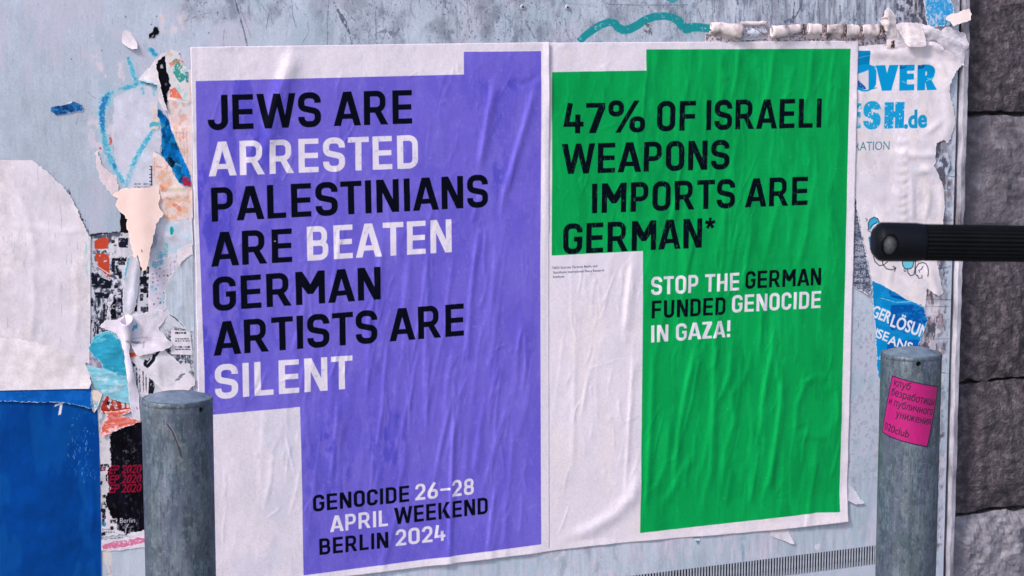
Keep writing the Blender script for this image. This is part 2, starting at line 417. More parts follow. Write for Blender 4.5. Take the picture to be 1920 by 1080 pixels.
# ventilation slots
vz1 = W(1640, 1023)[1]; vz0 = W(1632, 1059)[1]; vx1 = W(1641, 1040)[0]; pitch_m = .00565; NSL = 240; vx0 = vx1-NSL*pitch_m

def wall_canvas():
    cx0, cz1 = W(-90, -70); cx1, cz0 = XR, W(1000, 1170)[1]
    cx0 = min(cx0, W(-90, 1100)[0]); cz0 = min(cz0, W(0, 1170)[1])
    cv = Canvas(cx0, cx1, cz0, cz1, 1150, (184, 194, 213)); h, w_ = cv.h, cv.w
    cv.noise(.035, 260, 380); cv.noise(.022, 30, 40); cv.noise(.012, 3, 30, octv=3)
    cv.noise(.02, 3, 3, octv=2)
    cv.tint((202, 196, 216), .5, 130, 260, .15, region=(120, 60, 420, 420)); cv.tint((196, 190, 212), .5, 90, 150, .2)
    cv.tint((168, 186, 205), .5, 110, 200, .25)
    # grime along the top
    for reg, am in (((330, -80, 560, 50), .7), ((560, -80, 720, 100), .5), ((620, -60, 790, 130), .75), ((780, -80, 1000, 110), .95), ((930, -60, 1060, 120), .7), ((1000, -80, 1240, 100), .6), ((1200, -80, 1480, 80), .75), ((1440, -60, 1760, 75), .65)):
        cv.tint((134, 140, 158), am*.8, 50, 64, -.25, region=reg, octv=6, soft=1.6)
        cv.tint((96, 102, 124), am*.6, 18, 26, .3, region=reg, octv=6, soft=1.3); cv.tint((110, 116, 136), am*.3, 5, 60, .4, region=reg, octv=4, soft=1.0); cv.tint((66, 72, 94), am*.7, 3, 4, .9, region=reg, octv=4, soft=.5)
    cv.tint((142, 146, 164), .75, 20, 110, -.1, region=(1240, -140, 1780, 80), soft=1.2, octv=6)
    cv.tint((98, 104, 124), .6, 5, 60, .35, region=(1240, -140, 1780, 80), soft=.8, octv=5); cv.tint((80, 86, 106), .5, 3, 8, .8, region=(1240, -140, 1780, 80), soft=.5, octv=4)
    cv.tint((206, 212, 226), .6, 12, 90, .3, region=(1280, -80, 1740, 60), soft=.6)
    for pts, wd, al in (([(438, -10), (447, 22), (458, 60), (464, 88)], 2.4, .75), ([(455, 0), (450, 18), (462, 45), (470, 70)], 1.2, .45), ([(547, -5), (549, 30), (556, 52)], 1.3, .5),
                        ([(617, 0), (614, 40), (614, 84)], 1.2, .6), ([(625, 2), (634, 20), (645, 40), (655, 60), (660, 84)], [1.5, 5, 7, 3, 2], .75), ([(640, 30), (652, 62), (668, 66), (655, 84)], 1.4, .4),
                        ([(704, 20), (706, 84)], 1.6, .55), ([(706, 62), (722, 58), (742, 64), (750, 52)], [2, 5, 6, 2], .45), ([(876, 0), (880, 60)], 1.2, .45), ([(345, 40), (370, 30), (396, 23)], 1.2, .4),
                        ([(968, 60), (984, 55), (990, 30)], 1.5, .3), ([(985, 40), (1003, 72)], 2.5, .45), ([(1005, 75), (1012, 40), (1020, 20)], 1.2, .35),
                        ([(1140, 8), (1200, 10), (1290, 9)], 1.4, .6), ([(1060, 35), (1062, 60), (1072, 80)], 3, .3), ([(1055, 5), (1120, 12)], 1, .4),
                        ([(1383, -5), (1384, 10)], 2.4, .7), ([(1490, 0), (1488, 28), (1484, 45)], [2, 3, 8], .75), ([(1505, 0), (1498, 20), (1486, 38)], [2, 3, 5], .7), ([(1484, 35), (1470, 42)], 5, .5),
                        ([(1575, 10), (1576, 40)], 3, .6), ([(1612, 5), (1603, 40)], 4, .5), ([(1642, 0), (1644, 40)], 2.5, .6), ([(1535, 0), (1532, 30)], 2, .4),
                        ([(165, 172), (172, 180), (180, 184)], 1, .4), ([(142, 235), (146, 222), (150, 216)], 1.6, .3), ([(306, 36), (306, 70), (300, 100)], 1, .25)):
        cv.line(pts, wd, (70, 76, 98), al, rough=.5, wear=.25)
    for k in range(150):
        x = RS.uniform(340, 1740); y = RS.uniform(-40, 66); L = RS.uniform(6, 40)
        cv.line([(x, y), (x+RS.uniform(-4, 4), y+L*.5), (x+RS.uniform(-5, 5), y+L)], RS.uniform(.6, 1.8), (80, 86, 106), RS.uniform(.12, .4), rough=.6, wear=.2)
    for k in range(120):
        x = RS.uniform(340, 1760); y = RS.uniform(-50, 60); q = [(x, y)]; dx = RS.uniform(-.6, .6)
        for j in range(RS.randint(4, 16)): dx = dx*.7+RS.uniform(-.7, .7); x += dx*3; y += RS.uniform(2, 4.5); q.append((x, y))
        cv.line(q, RS.uniform(.5, 1.1), (66, 70, 92), RS.uniform(.2, .7), rough=.5, wear=.15)
    for k in range(90):
        x = RS.uniform(-40, 380); y = RS.uniform(-40, 240); cv.line([(x, y), (x+RS.uniform(-2, 2), y+RS.uniform(2, 12))], RS.uniform(.5, 1.1), (110, 118, 138), RS.uniform(.2, .5))
    for (x, y) in ((235, 31), (293, 30), (133, 110), (190, 94), (391, 61), (283, 45), (910, 67)):
        cv.line([(x, y), (x+1.5, y+1.5)], 2.2, (50, 54, 70), .8)
    for k in range(60):
        t = RS.rand(); x = 124+t*38+RS.uniform(-3, 4); y = 356+t*74+RS.uniform(-5, 5); cv.line([(x, y), (x+RS.uniform(-2, 3), y+RS.uniform(1, 5))], RS.uniform(.7, 2.2), (44, 50, 66), .85, rough=.6, wear=.15)
    # pinkish flaked patches
    for reg in ((165, 60, 200, 110), (175, 110, 240, 160), (290, 20, 350, 75), (150, 215, 260, 300), (185, 170, 300, 350)):
        cv.tint((222, 208, 222), .75, 12, 22, .2, region=reg, octv=5, soft=.35)
    cv.tint((214, 196, 190), .6, 8, 12, .05, region=(290, 22, 332, 66), octv=4)
    cv.line([(341, 24), (345, 33), (342, 44)], 5, (206, 190, 186), .5, wear=.4)
    # teal spray line
    pts = [(1086, 78), (1098, 66), (1112, 56), (1126, 47), (1143, 41), (1152, 43), (1158, 51), (1167, 56), (1180, 55), (1194, 48), (1210, 37), (1228, 31), (1247, 30), (1262, 33), (1273, 40), (1281, 50), (1287, 55), (1296, 51), (1310, 51), (1326, 53), (1345, 55)]
    cv.line(pts, [13, 13.5, 14, 14, 14, 15, 15, 16, 16, 15.5, 15, 14.5, 14, 14.5, 16, 18, 17, 17, 16, 15, 15], (6, 140, 148), .95, wear=.03)
    cv.line([(1250, -2), (1262, 3), (1272, -4)], 6, (40, 150, 158), .8)
    for k in range(7): cv.line([(1210+RS.uniform(-3, 14), 45+RS.uniform(-4, 22)), (1214+RS.uniform(-3, 10), 50+RS.uniform(-4, 18))], RS.uniform(1.5, 4), (74, 58, 62), .6, wear=.3)
    # blue chalky heart, the part on the bare wall
    heart(cv)
    # right of the green poster
    cv.tint((190, 192, 212), .7, 60, 90, -.1, region=(1570, 520, 1680, 940), octv=4)
    cv.tint((150, 156, 176), .5, 6, 8, .5, region=(1570, 560, 1680, 920), octv=4)
    for k in range(60):
        x = RS.uniform(1592, 1650); y = RS.uniform(560, 930); cv.line([(x, y), (x+RS.uniform(-5, 5), y+RS.uniform(-4, 9))], RS.uniform(.6, 1.6), (96, 104, 128), RS.uniform(.3, .7), wear=.2)
    cv.tint((205, 192, 208), .55, 16, 26, .3, region=(1586, 600, 1650, 700), octv=4)
    cv.line([(1590, 798), (1610, 792), (1640, 796)], 1, (215, 218, 230), .6)
    # weathered strip at the far right, and above the white poster
    reg = (1690, -60, 1850, 1120)
    cv.tint((132, 132, 148), .95, 40, 50, -.8, region=reg, octv=5); cv.tint((184, 178, 192), .9, 18, 40, .05, region=reg, octv=6, soft=.3)
    cv.tint((66, 66, 84), .85, 7, 18, .15, region=(1700, -140, 1880, 1200), octv=6, soft=.35); cv.tint((214, 206, 216), .8, 18, 30, .35, region=(1720, 560, 1850, 900), octv=5, soft=.2)
    cv.tint((128, 96, 100), .5, 10, 24, .45, region=(1735, 300, 1850, 800), octv=4)
    for y in (330, 352, 415, 500, 560, 575, 636, 700):
        cv.line([(1735, y+RS.uniform(-6, 6)), (1760, y+RS.uniform(-4, 4)), (1792, y+RS.uniform(-6, 6))], RS.uniform(1, 2.5), (66, 66, 84), .55, rough=.6, wear=.3)
    cv.tint((96, 102, 118), .9, 9, 12, -.2, region=(1668, -20, 1728, 48), octv=5, soft=.5)
    cv.tint((52, 58, 74), .8, 5, 7, .25, region=(1672, -20, 1740, 46), octv=5, soft=.3)
    # pencil-thin blue smears on the strip under the posters
    for x in (1128, 1390, 1395, 1240, 1052): cv.line([(x, 990), (x+RS.uniform(-3, 3), 1040), (x+RS.uniform(-5, 5), 1090)], RS.uniform(3, 8), (120, 158, 178), .35, rough=.7, wear=.45)
    cv.noise(.035, 6, 50, region=(600, 960, 1660, 1120), octv=4); cv.tint((150, 150, 164), .5, 14, 40, .25, region=(1000, 1010, 1200, 1110), soft=.6)
    cv.tint((205, 196, 214), .5, 10, 30, .3, region=(830, 1010, 1660, 1100), soft=.4)
    cv.line([(1040, 1051), (1060, 1034)], 7, (220, 206, 216), .7, wear=.2)
    # pale ground between the black bill and the bollard
    cv.tint((196, 204, 220), .8, 60, 60, -.6, region=(215, 1028, 300, 1110)); cv.tint((214, 206, 208), .9, 20, 50, -.4, region=(188, 1028, 216, 1110))
    cv.line([(205, 1060), (209, 1074), (200, 1078)], 2, (170, 156, 160), .8)
    # fade to the plain paint at the border of the drawing
    e = np.ones((h, w_)); yy = np.minimum(np.arange(h), np.arange(h)[::-1]); xx = np.arange(w_)
    e = np.minimum.outer(np.clip(yy/40., 0, 1), np.clip(xx/40., 0, 1)); cv.a[..., 3] = e
    return cv
HEART = [([(240, 107), (246, 125), (251, 142), (257, 160)], [5, 7, 7, 8]), ([(213, 172), (202, 180), (196, 190), (191, 205), (190, 217), (192, 235), (194, 252), (198, 270), (203, 288), (209, 303), (219, 320), (228, 337), (236, 348)], [8, 14, 15, 12, 10, 11, 10, 10, 10, 10, 9, 8, 7]),
         ([(232, 342), (238, 347), (243, 330), (251, 308), (262, 284), (274, 265), (284, 250), (295, 238)], [6, 10, 8, 10, 10, 9, 8, 6]), ([(238, 340), (236, 352), (237, 362)], 7), ([(222, 168), (240, 163), (260, 157)], [4, 9, 8]), ([(262, 154), (280, 157), (294, 162)], [7, 6, 6]),
         ([(267, 163), (268, 178)], [6, 5]), ([(287, 158), (290, 170), (288, 180)], [7, 9, 4]), ([(280, 90), (286, 97), (291, 104), (296, 100)], [9, 7, 9, 4]), ([(295, 240), (292, 232), (297, 226)], 5)]
def heart(cv):
    for pts, wd in HEART:
        cv.line(pts, np.asarray(wd)*1.55, (158, 212, 230), .5, wear=.42, rough=.35, ws=5)
        cv.line(pts, np.asarray(wd)*1.05, (84, 184, 214), .75, wear=.45, rough=.4, ws=4)
        cv.line(pts, np.asarray(wd)*.8, (40, 150, 190), .6, wear=.6, rough=.4, ws=3)
    cv.line([(198, 182), (192, 200), (191, 222), (194, 245)], [8, 10, 9, 5], (24, 108, 182), .8, wear=.42, rough=.4, ws=3)
    cv.line([(204, 176), (198, 184)], 8, (20, 110, 170), .7, wear=.4, ws=3); cv.line([(213, 307), (217, 316)], 7, (20, 110, 180), .7, wear=.3, ws=3); cv.line([(283, 91), (291, 100), (294, 105)], [6, 8, 4], (24, 130, 190), .8, wear=.35, ws=3)
    cv.line([(206, 257), (208, 264), (207, 272)], [3, 6, 4], (196, 72, 66), .85, wear=.12); cv.line([(186, 277), (190, 279)], 4, (186, 70, 66), .8)
WC = wall_canvas(); wimg = WC.image('wall_marks')
wm, wn, wb = base_mat('wall_paint', rough=.62, spec=.35)
tc = N(wn, 'ShaderNodeTexCoord'); uvn = N(wn, 'ShaderNodeUVMap'); uvn.uv_map = 'UVMap'
ti = N(wn, 'ShaderNodeTexImage'); ti.image = wimg; ti.extension = 'CLIP'
n1 = N(wn, 'ShaderNodeTexNoise'); n1.inputs['Scale'].default_value = 3; n1.inputs['Detail'].default_value = 8
cr = N(wn, 'ShaderNodeValToRGB'); cr.color_ramp.elements[0].position = .3; cr.color_ramp.elements[1].position = .7
cr.color_ramp.elements[0].color = (*lin(170, 180, 200), 1); cr.color_ramp.elements[1].color = (*lin(194, 202, 220), 1)
mx = N(wn, 'ShaderNodeMix', data_type='RGBA')
n2 = N(wn, 'ShaderNodeTexNoise'); n2.inputs['Scale'].default_value = 380; n2.inputs['Detail'].default_value = 4
r2 = N(wn, 'ShaderNodeMapRange'); r2.inputs[1].default_value = .2; r2.inputs[2].default_value = .8; r2.inputs[3].default_value = .9; r2.inputs[4].default_value = 1.1
sc = N(wn, 'ShaderNodeVectorMath', operation='SCALE')
wn.links.new(uvn.outputs[0], ti.inputs[0]); wn.links.new(tc.outputs['Object'], n1.inputs[0]); wn.links.new(n1.outputs[0], cr.inputs[0])
wn.links.new(ti.outputs[1], mx.inputs[0]); wn.links.new(cr.outputs[0], mx.inputs[6]); wn.links.new(ti.outputs[0], mx.inputs[7])
wn.links.new(tc.outputs['Object'], n2.inputs[0]); wn.links.new(n2.outputs[0], r2.inputs[0]); wn.links.new(mx.outputs[2], sc.inputs[0]); wn.links.new(r2.outputs[0], sc.inputs['Scale'])
wn.links.new(sc.outputs[0], wb.inputs['Base Color'])
bump(wn, wb, 45, .0012, 1, (1, 1, .35), 8)

wall = empty('wall', (0.1, 0, 0), 'pale grey painted wall panel, stained and pasted over with posters', 'wall')
def rel(o, root): o.parent = root; o.location = o.location-root.location; return o
def wall_rects(rs):
    v = []; f = []; uv = []
    for (x0, x1, z0, z1) in rs:
        i = len(v); v += [(x0, 0, z0), (x1, 0, z0), (x1, 0, z1), (x0, 0, z1)]; f.append((i, i+1, i+2, i+3))
    me = pydata('panel', v, f, False); u = me.uv_layers.new(name='UVMap')
    for p in me.polygons:
        for li in p.loop_indices:
            c = me.vertices[me.loops[li].vertex_index].co; a, b = WC.uv(c.x, c.z); u.data[li].uv = (a, b)
    return me
pn = link('panel', wall_rects([(XL, XR, vz1, ZTOP), (XL, XR, 0.02, vz0), (XL, vx0, vz0, vz1), (vx1, XR, vz0, vz1)]), wm); rel(pn, wall)
edge_m = noise_mat('wall_edge_paint', lin(120, 126, 140), lin(176, 182, 198), 9, .6)
dark_m, _, _ = base_mat('recess_shade_black', (.008, .009, .012), .9)
# black plate standing in for shade behind the slots; the panel's body
cav = link('vent_shade_back', boxmesh('vent_shade_back', vx0-.01, vx1+.01, .03, .034, vz0-.01, vz1+.01), dark_m); rel(cav, wall)
lip = bmesh.new()
for (x0, x1, z0, z1) in ((vx0-.01, vx1+.01, vz1+.0005, vz1+.012), (vx0-.01, vx1+.01, vz0-.012, vz0-.0005)):
    q = boxmesh('q', x0, x1, .0015, .029, z0, z1); lip.from_mesh(q)
me = bpy.data.meshes.new('vent_lip'); lip.to_mesh(me); lip.free(); rel(link('vent_lip', me, edge_m), wall)
slm = boxmesh('slat', -pitch_m*.215, pitch_m*.215, -.0002, .0007, vz0-.001, vz1+.001); slat_m = noise_mat('slat_paint', lin(150, 158, 178), lin(186, 194, 212), 30, .6)
slm.materials.append(slat_m)
for k in range(NSL):
    o = bpy.data.objects.new('slat', slm); COL.objects.link(o); o.location = (vx0+(k+.5)*pitch_m+RS.uniform(-.0002, .0002), 0, 0); rel(o, wall)
body = link('panel_core', boxmesh('panel_core', XL, XR-.0005, .036, .12, 0, ZTOP-.001), edge_m); rel(body, wall)
rimb = link('panel_side', boxmesh('panel_side', XR-.003, XR-.0002, .0008, .0355, 0.021, ZTOP-.002), edge_m); rel(rimb, wall)
# two small screws near the top
scr_m = noise_mat('screw_metal', lin(150, 156, 172), lin(196, 200, 212), 60, .4, .3)
for (x, y) in ((980, 13), (1064, 14)):
    p = P3(x, y); bm = bmesh.new()
    bmesh.ops.create_cone(bm, cap_ends=True, segments=20, radius1=.0048, radius2=.0036, depth=.0022, matrix=Matrix.Translation((p.x, -.0011, p.z)) @ Matrix.Rotation(R(90), 4, 'X'))
    me = bpy.data.meshes.new('screw'); bm.to_mesh(me); bm.free(); s0 = link('screw', me, scr_m); rel(s0, wall)
    bm = bmesh.new(); bmesh.ops.create_cone(bm, cap_ends=True, segments=12, radius1=.0017, radius2=.0017, depth=.0006, matrix=Matrix.Translation((p.x-.0004, -.0026, p.z)) @ Matrix.Rotation(R(90), 4, 'X'))
    me = bpy.data.meshes.new('screw_dark_disc'); bm.to_mesh(me); bm.free(); s1 = link('screw_dark_disc', me, dark_m); s1.parent = s0  # raised black disc stands in for shade in the screw's recess

# dark joint, narrow cover strip, and the stone pier beyond
def strip_mesh():
    x0, x1 = XR+.008, W(1805, 540)[0]; v = []; f = []; n = 130; rr = random.Random(3)
    for i in range(n+1):
        z = ZTOP*i/n; a = rr.uniform(-.0012, .0012); b = rr.uniform(-.0012, .0012)
        v += [(x0+a, .004, z), (x0+.004+a, -.003, z), (x1-.004+b, -.003+rr.uniform(-.0005, .0005), z), (x1+b, .004, z), (x1+b, .06, z), (x0+a, .06, z)]
    for i in range(n):
        for k in range(6): a = i*6+k; b = i*6+(k+1) % 6; f.append((a, b, b+6, a+6))
    return pydata('cover_strip', v, f, False)
strip_m = noise_mat('strip_paint', lin(60, 50, 56), lin(200, 198, 212), 26, .7, 0, 60, .002, (1, 1, .3), lin(150, 148, 164))
st = link('cover_strip', strip_mesh(), strip_m); tag(st, 'narrow pale peeling upright strip right of the pasted wall, beside dark stones', 'trim')
jb = link('joint_shadow', boxmesh('joint_shadow', XR+.0002, XR+.0078, .03, .05, 0, ZTOP), dark_m)
jb.name = 'joint_shade'; rel(jb, wall)  # black strip paints in the shade of the open joint
pier = empty('stone_pier', (1.75, .06, 0), 'dark rough stone pier at the right behind the pale strip', 'pier')
rr = random.Random(5); px0 = W(1805, 540)[0]+.002; zc = 0.0; row = 0
stm = [noise_mat('pier_stone', lin(58, 52, 60), lin(122, 112, 120), 60, .9, 0, 150, .009, None, lin(84, 76, 86)), noise_mat('pier_stone_pale', lin(104, 100, 112), lin(168, 164, 176), 34, .9, 0, 70, .006), noise_mat('pier_stone_grey', lin(78, 76, 86), lin(140, 136, 148), 30, .9, 0, 70, .006, None, lin(104, 98, 108))]
zj = W(1797, 975)[1]                          # a joint seen at the right edge
zs = [zj-.16*k-.004 for k in range(1, 12)][::-1]; zs = [z for z in zs if z > .05]
hts = [zj+.245*k for k in range(0, 9)]
levels = [0.0]+zs+[h for h in hts if h < 2.4]+[2.45]
for a, b in zip(levels, levels[1:]):
    x = px0 - (.0 if row % 2 else .0); first = True
    while x < 2.6:
        wd = rr.uniform(.22, .42)
        if first and row % 2: wd *= .5
        bm = bmesh.new(); bmesh.ops.create_cube(bm, size=1); bmesh.ops.subdivide_edges(bm, edges=bm.edges[:], cuts=4, use_grid_fill=True)
        for v in bm.verts:
            c = v.co; e = max(abs(c.x), abs(c.z))
            v.co = Vector((x+wd/2+c.x*(wd-.006)+rr.uniform(-.003, .003), .10+c.y*.16+(.012 if e > .49 and c.y < 0 else 0)+rr.uniform(-.004, .004), (a+b)/2+c.z*(b-a-.009)+rr.uniform(-.003, .003)))
        if x < 2.0:
            bmesh.ops.subdivide_edges(bm, edges=bm.edges[:], cuts=4, use_grid_fill=True); bm.normal_update()
            for v in bm.verts:
                q = v.co*38; v.co += v.normal*(.0045*mnoise.fractal(q, .8, 2.1, 5)+.0035*abs(mnoise.noise(v.co*90)))
        me = bpy.data.meshes.new('stone'); bm.to_mesh(me); bm.free(); o = link('stone', me, stm[1 if (row == len(zs)) else rr.choice((0, 0, 2))]); rel(o, pier)
        x += wd; first = False
    row += 1
mort = link('mortar', boxmesh('mortar', px0, 2.6, .055, .17, 0, 2.44), noise_mat('mortar_dark', lin(50, 46, 52), lin(84, 78, 86), 30, .95)); rel(mort, pier)

# pavement (never in frame, but it lights the wall from below)
pv = pydata('pavement', [(-40, -40, 0), (40, -40, 0), (40, .5, 0), (-40, .5, 0)], [(0, 1, 2, 3)], False)
tag(link('pavement', pv, noise_mat('pavement_concrete', (.22, .21, .21), (.34, .33, .32), 4, .9)), kind='structure')
gv = pydata('ground', [(-400, -400, -.1), (400, -400, -.1), (400, 400, -.1), (-400, 400, -.1)], [(0, 1, 2, 3)], False)
tag(link('ground', gv, noise_mat('ground_asphalt', (.05, .05, .052), (.09, .09, .09), 2, .9)), kind='structure')

# ================================================================== POSTERS
def sheet(name, cv, outline4, nx, ny, hfun, mat, label, cat, base=.0016, edge=None):
    """a pasted sheet between four survey corners TL,TR,BR,BL; hfun(px,py)->mm off the wall"""
    (TL, TR, BR, BL) = [np.array(p, float) for p in outline4]
    u = np.linspace(0, 1, nx); v = np.linspace(0, 1, ny); U, V = np.meshgrid(u, v)
    q = [np.array(W(*p)) for p in (TL, TR, BR, BL)]
    XZ = ((1-U)*(1-V))[..., None]*q[0]+(U*(1-V))[..., None]*q[1]+(U*V)[..., None]*q[2]+((1-U)*V)[..., None]*q[3]
    if edge is not None: XZ = XZ+edge(U, V)
    # survey positions, for placing the creases
    d = np.stack([XZ[..., 0]-_c[0], np.full(U.shape, -_c[1]), XZ[..., 1]-_c[2]], -1); dz = d@_f
    PX = 960+FPX*(d@_r)/dz; PY = 540-FPX*(d@_u)/dz
    Hh = base+hfun(PX, PY, U, V)*.001; Hh = np.maximum(Hh, .0006)
    n = nx*ny; idx = np.arange(n).reshape(ny, nx)
    front = np.stack([XZ[..., 0], -Hh, XZ[..., 1]], -1).reshape(-1, 3); back = front+np.array([0, .00035, 0])
    F = np.stack([idx[1:, :-1], idx[1:, 1:], idx[:-1, 1:], idx[:-1, :-1]], -1).reshape(-1, 4)
    Bk = F[:, ::-1]+n
    bd = np.concatenate([idx[0, :], idx[1:, -1], idx[-1, -2::-1], idx[-2:0:-1, 0]]); bn = np.roll(bd, -1)
    side = np.stack([bd, bn, bn+n, bd+n], -1)
    me = bpy.data.meshes.new(name); V3 = np.concatenate([front, back]); FF = np.concatenate([F, Bk, side])
    me.from_pydata(V3.tolist(), [], FF.tolist()); me.polygons.foreach_set('use_smooth', [True]*(2*len(F))+[False]*len(side))
    uvl = me.uv_layers.new(name='UVMap'); uu, vv = cv.uv(V3[:, 0], V3[:, 2]); li = np.empty(len(me.loops), int); me.loops.foreach_get('vertex_index', li)
    uvl.data.foreach_set('uv', np.stack([uu[li], vv[li]], -1).ravel())
    o = link(name, me, mat); tag(o, label, cat); return o

def random_ridges(px, py, n, box, seed, amp=(.25, .8), sig=(2.5, 6), slant=(-.28, -.02), ln=(50, 220)):
    r = random.Random(seed); out = np.zeros(np.shape(px))
    for k in range(n):
        x = r.uniform(box[0], box[2]); y = r.uniform(box[1], box[3]); L = r.uniform(*ln); s = r.uniform(*slant)
        pts = [(x, y), (x+s*L*.5+r.uniform(-4, 4), y+L*.5), (x+s*L+r.uniform(-6, 6), y+L)]
        m_ = (px > x-90) & (px < x+90) & (py > y-40) & (py < y+L+40)
        if m_.any(): out[m_] += ridge(px[m_], py[m_], pts, r.uniform(*amp), r.uniform(*sig), r.choice([.5, .6, 1]))
    return out
def ridges(px, py, lst):
    out = np.zeros(np.shape(px))
    for pts, amp, sig, asy in lst:
        P = np.array(pts); b = 5*sig
        m_ = (px > P[:, 0].min()-b) & (px < P[:, 0].max()+b) & (py > P[:, 1].min()-b) & (py < P[:, 1].max()+b)
        if m_.any(): out[m_] += ridge(px[m_], py[m_], pts, amp, sig, asy)
    return out

PAPER = (224, 216, 230); BLK = (5, 7, 24); WHT = (226, 218, 234)
# ---- violet poster
c1 = Canvas.around([(350, 80), (1035, 70), (1035, 1045), (350, 1130)], 1600, .01, col=PAPER)
c1.noise(.012, 60, 90); c1.noise(.01, 5, 20)
c1.tint((206, 206, 228), .45, 120, 200, .1, region=(380, 760, 600, 1140)); c1.tint((196, 204, 228), .4, 90, 160, .0, region=(345, 80, 380, 1100))  # second tint puts the left margin's blue shadow into the paper colour
VIO = (112, 100, 208)
def at_bottom(x): return 1020+(1014-x)*(58/446.)
c1.poly([(366, 152), (869, 139.6), (868.8, 97.3), (1013.5, 95.8), (1013.5, 300), (1012, 500), (1013, 800), (1014, 1020), (568, 1078), (565.5, 920), (562, 762.6), (399, 777), (384, 778), (383, 700), (377, 560), (371, 400), (367.5, 280)], VIO)
vio = c1.a[..., 2]-c1.a[..., 0] > .2
def onto(cv, mask, col, n, a):
    k = (np.clip(n, 0, 1)*mask*a)[..., None]; cv.a[..., :3] = cv.a[..., :3]*(1-k)+np.array(col)/255.*k
n_ = fbm(c1.h, c1.w, 60, 140, 5, .6); PXc, PZc = np.meshgrid(np.linspace(c1.x0, c1.x1, c1.w), np.linspace(c1.z0, c1.z1, c1.h))
d_ = (PXc-_c[0])[..., None]*_r+(-_c[1])*0; DD = np.stack([PXc-_c[0], np.full_like(PXc, -_c[1]), PZc-_c[2]], -1); dz_ = DD@_f; C1X = 960+FPX*(DD@_r)/dz_; C1Y = 540-FPX*(DD@_u)/dz_; del DD, dz_
leftw = sstep(520-C1X, -60, 160)
onto(c1, vio, (76, 70, 192), sstep(n_, .0, .6)*(.25+.75*leftw), .75)          # damp, bluer blotches, mostly at the left
spots = sum(np.exp(-(((C1X-x)/rx)**2+((C1Y-y)/ry)**2)) for x, y, rx, ry in ((925, 205, 22, 42), (955, 160, 60, 12), (590, 870, 18, 60), (615, 830, 16, 50), (745, 783, 12, 16), (712, 800, 12, 40), (930, 330, 20, 60), (480, 270, 40, 50), (620, 900, 60, 70), (725, 840, 30, 50), (440, 620, 30, 120)))
onto(c1, vio, (78, 74, 190), spots*sstep(fbm(c1.h, c1.w, 14, 34, 4), -.5, .7), .75)
onto(c1, vio, (122, 112, 216), sstep(fbm(c1.h, c1.w, 50, 160, 5), .1, 1.0), .4)
n2_ = fbm(c1.h, c1.w, 4, 50, 3); onto(c1, vio, (92, 84, 192), sstep(n2_, .7, 1.5), .2)
c1.a[..., :3] *= (1+.02*fbm(c1.h, c1.w, 3, 3, 2)[..., None])
for t, bl, br, cap, col in (("JEWS ARE", (389, 244), (772, 231.5), 178.5, BLK), ("ARRESTED", (390.3, 330.6), (783, 314.9), 266, WHT), ("PALESTINIANS", (396.3, 415.7), (914.4, 387.5), 352, BLK),
                            ("ARE", (394.8, 499.6), (547.3, 491), 435.8, BLK), ("BEATEN", (575.4, 488.7), (846, 472.4), 425, WHT), ("GERMAN", (399, 583), (712.5, 560.6), 520, BLK),
                            ("ARTISTS ARE", (400, 666.8), (869, 628.8), 603.5, BLK), ("SILENT", (402.7, 748), (660.5, 728), 684, WHT),
                            ("GENOCIDE", (586, 959), (766.5, 939.8), 928.5, BLK), ("26–28", (778, 938), (888, 926.3), 907.5, WHT), ("APRIL", (618, 997.4), (726.7, 985.4), 967, WHT), ("WEEKEND", (738.4, 983), (914, 962.5), 952, BLK),
                            ("BERLIN", (598, 1040), (726.7, 1026), 1010, BLK), ("2024", (741, 1023.5), (834, 1012.5), 993, WHT)):
    din(c1, t, bl, br, cap, col)
for k in range(60):
    x = RS.uniform(380, 1005); y = RS.uniform(110, 1010); c1.line([(x, y), (x+RS.uniform(-1.5, 1.5), y+RS.uniform(.5, 2.5))], RS.uniform(.5, 1.2), (150, 145, 225), .5)
n3_ = fbm(c1.h, c1.w, 9, 14, 5, .7); onto(c1, vio & (c1.a[..., 2] > .5), (140, 132, 220), sstep(n3_, .95, 1.5), .35)
c1.line([(514, 451), (515.5, 453)], 3.4, (190, 190, 190), .8)
R1 = [([(552, 84), (536, 130), (518, 180), (505, 235), (498, 300)], 3.6, 14, .6), ([(480, 240), (470, 290), (462, 340)], .9, 6, 1),
      ([(1004, 151), (985, 220), (962, 300), (948, 345), (938, 400)], 2.0, 6.5, .5), ([(925, 150), (912, 220), (904, 270), (896, 320)], 2.2, 7, .5), ([(950, 152), (975, 160), (1000, 150), (1012, 138)], -.9, 5, 1),
      ([(899, 417), (886, 500), (879, 570), (875, 690)], 1.3, 5, .5), ([(803, 480), (799, 575), (795, 770)], 1.0, 4.5, .6), ([(765, 480), (757, 560), (750, 600)], 1.1, 6, .6), ([(848, 478), (838, 560), (833, 620)], .7, 4, .6),
      ([(981, 609), (985, 680), (978, 740)], .8, 4, .6), ([(850, 650), (838, 720), (832, 790)], 1.0, 6, .6), ([(728, 620), (720, 700), (716, 765), (702, 860)], 1.0, 4.5, .5), ([(633, 745), (627, 830), (618, 905)], 1.5, 6, .5),
      ([(850, 745), (846, 860), (842, 960), (840, 1052)], 1.8, 5, .4), ([(906, 750), (892, 850), (886, 900)], 1.0, 5, .6), ([(961, 800), (955, 900), (950, 940)], .7, 4, .6), ([(928, 910), (918, 980), (912, 1040)], 1.3, 4.5, .5),
      ([(760, 820), (755, 900)], .8, 5, .6), ([(695, 560), (690, 620), (700, 700)], .6, 5, .8), ([(930, 560), (925, 640), (915, 700)], .8, 5, .7), ([(1020, 160), (1021, 400), (1019, 700)], .7, 4, 1),
      ([(380, 200), (385, 400), (392, 600)], .5, 8, 1), ([(640, 470), (636, 530), (630, 600)], .6, 5, .7), ([(590, 640), (580, 720), (570, 760)], .6, 6, .7)]
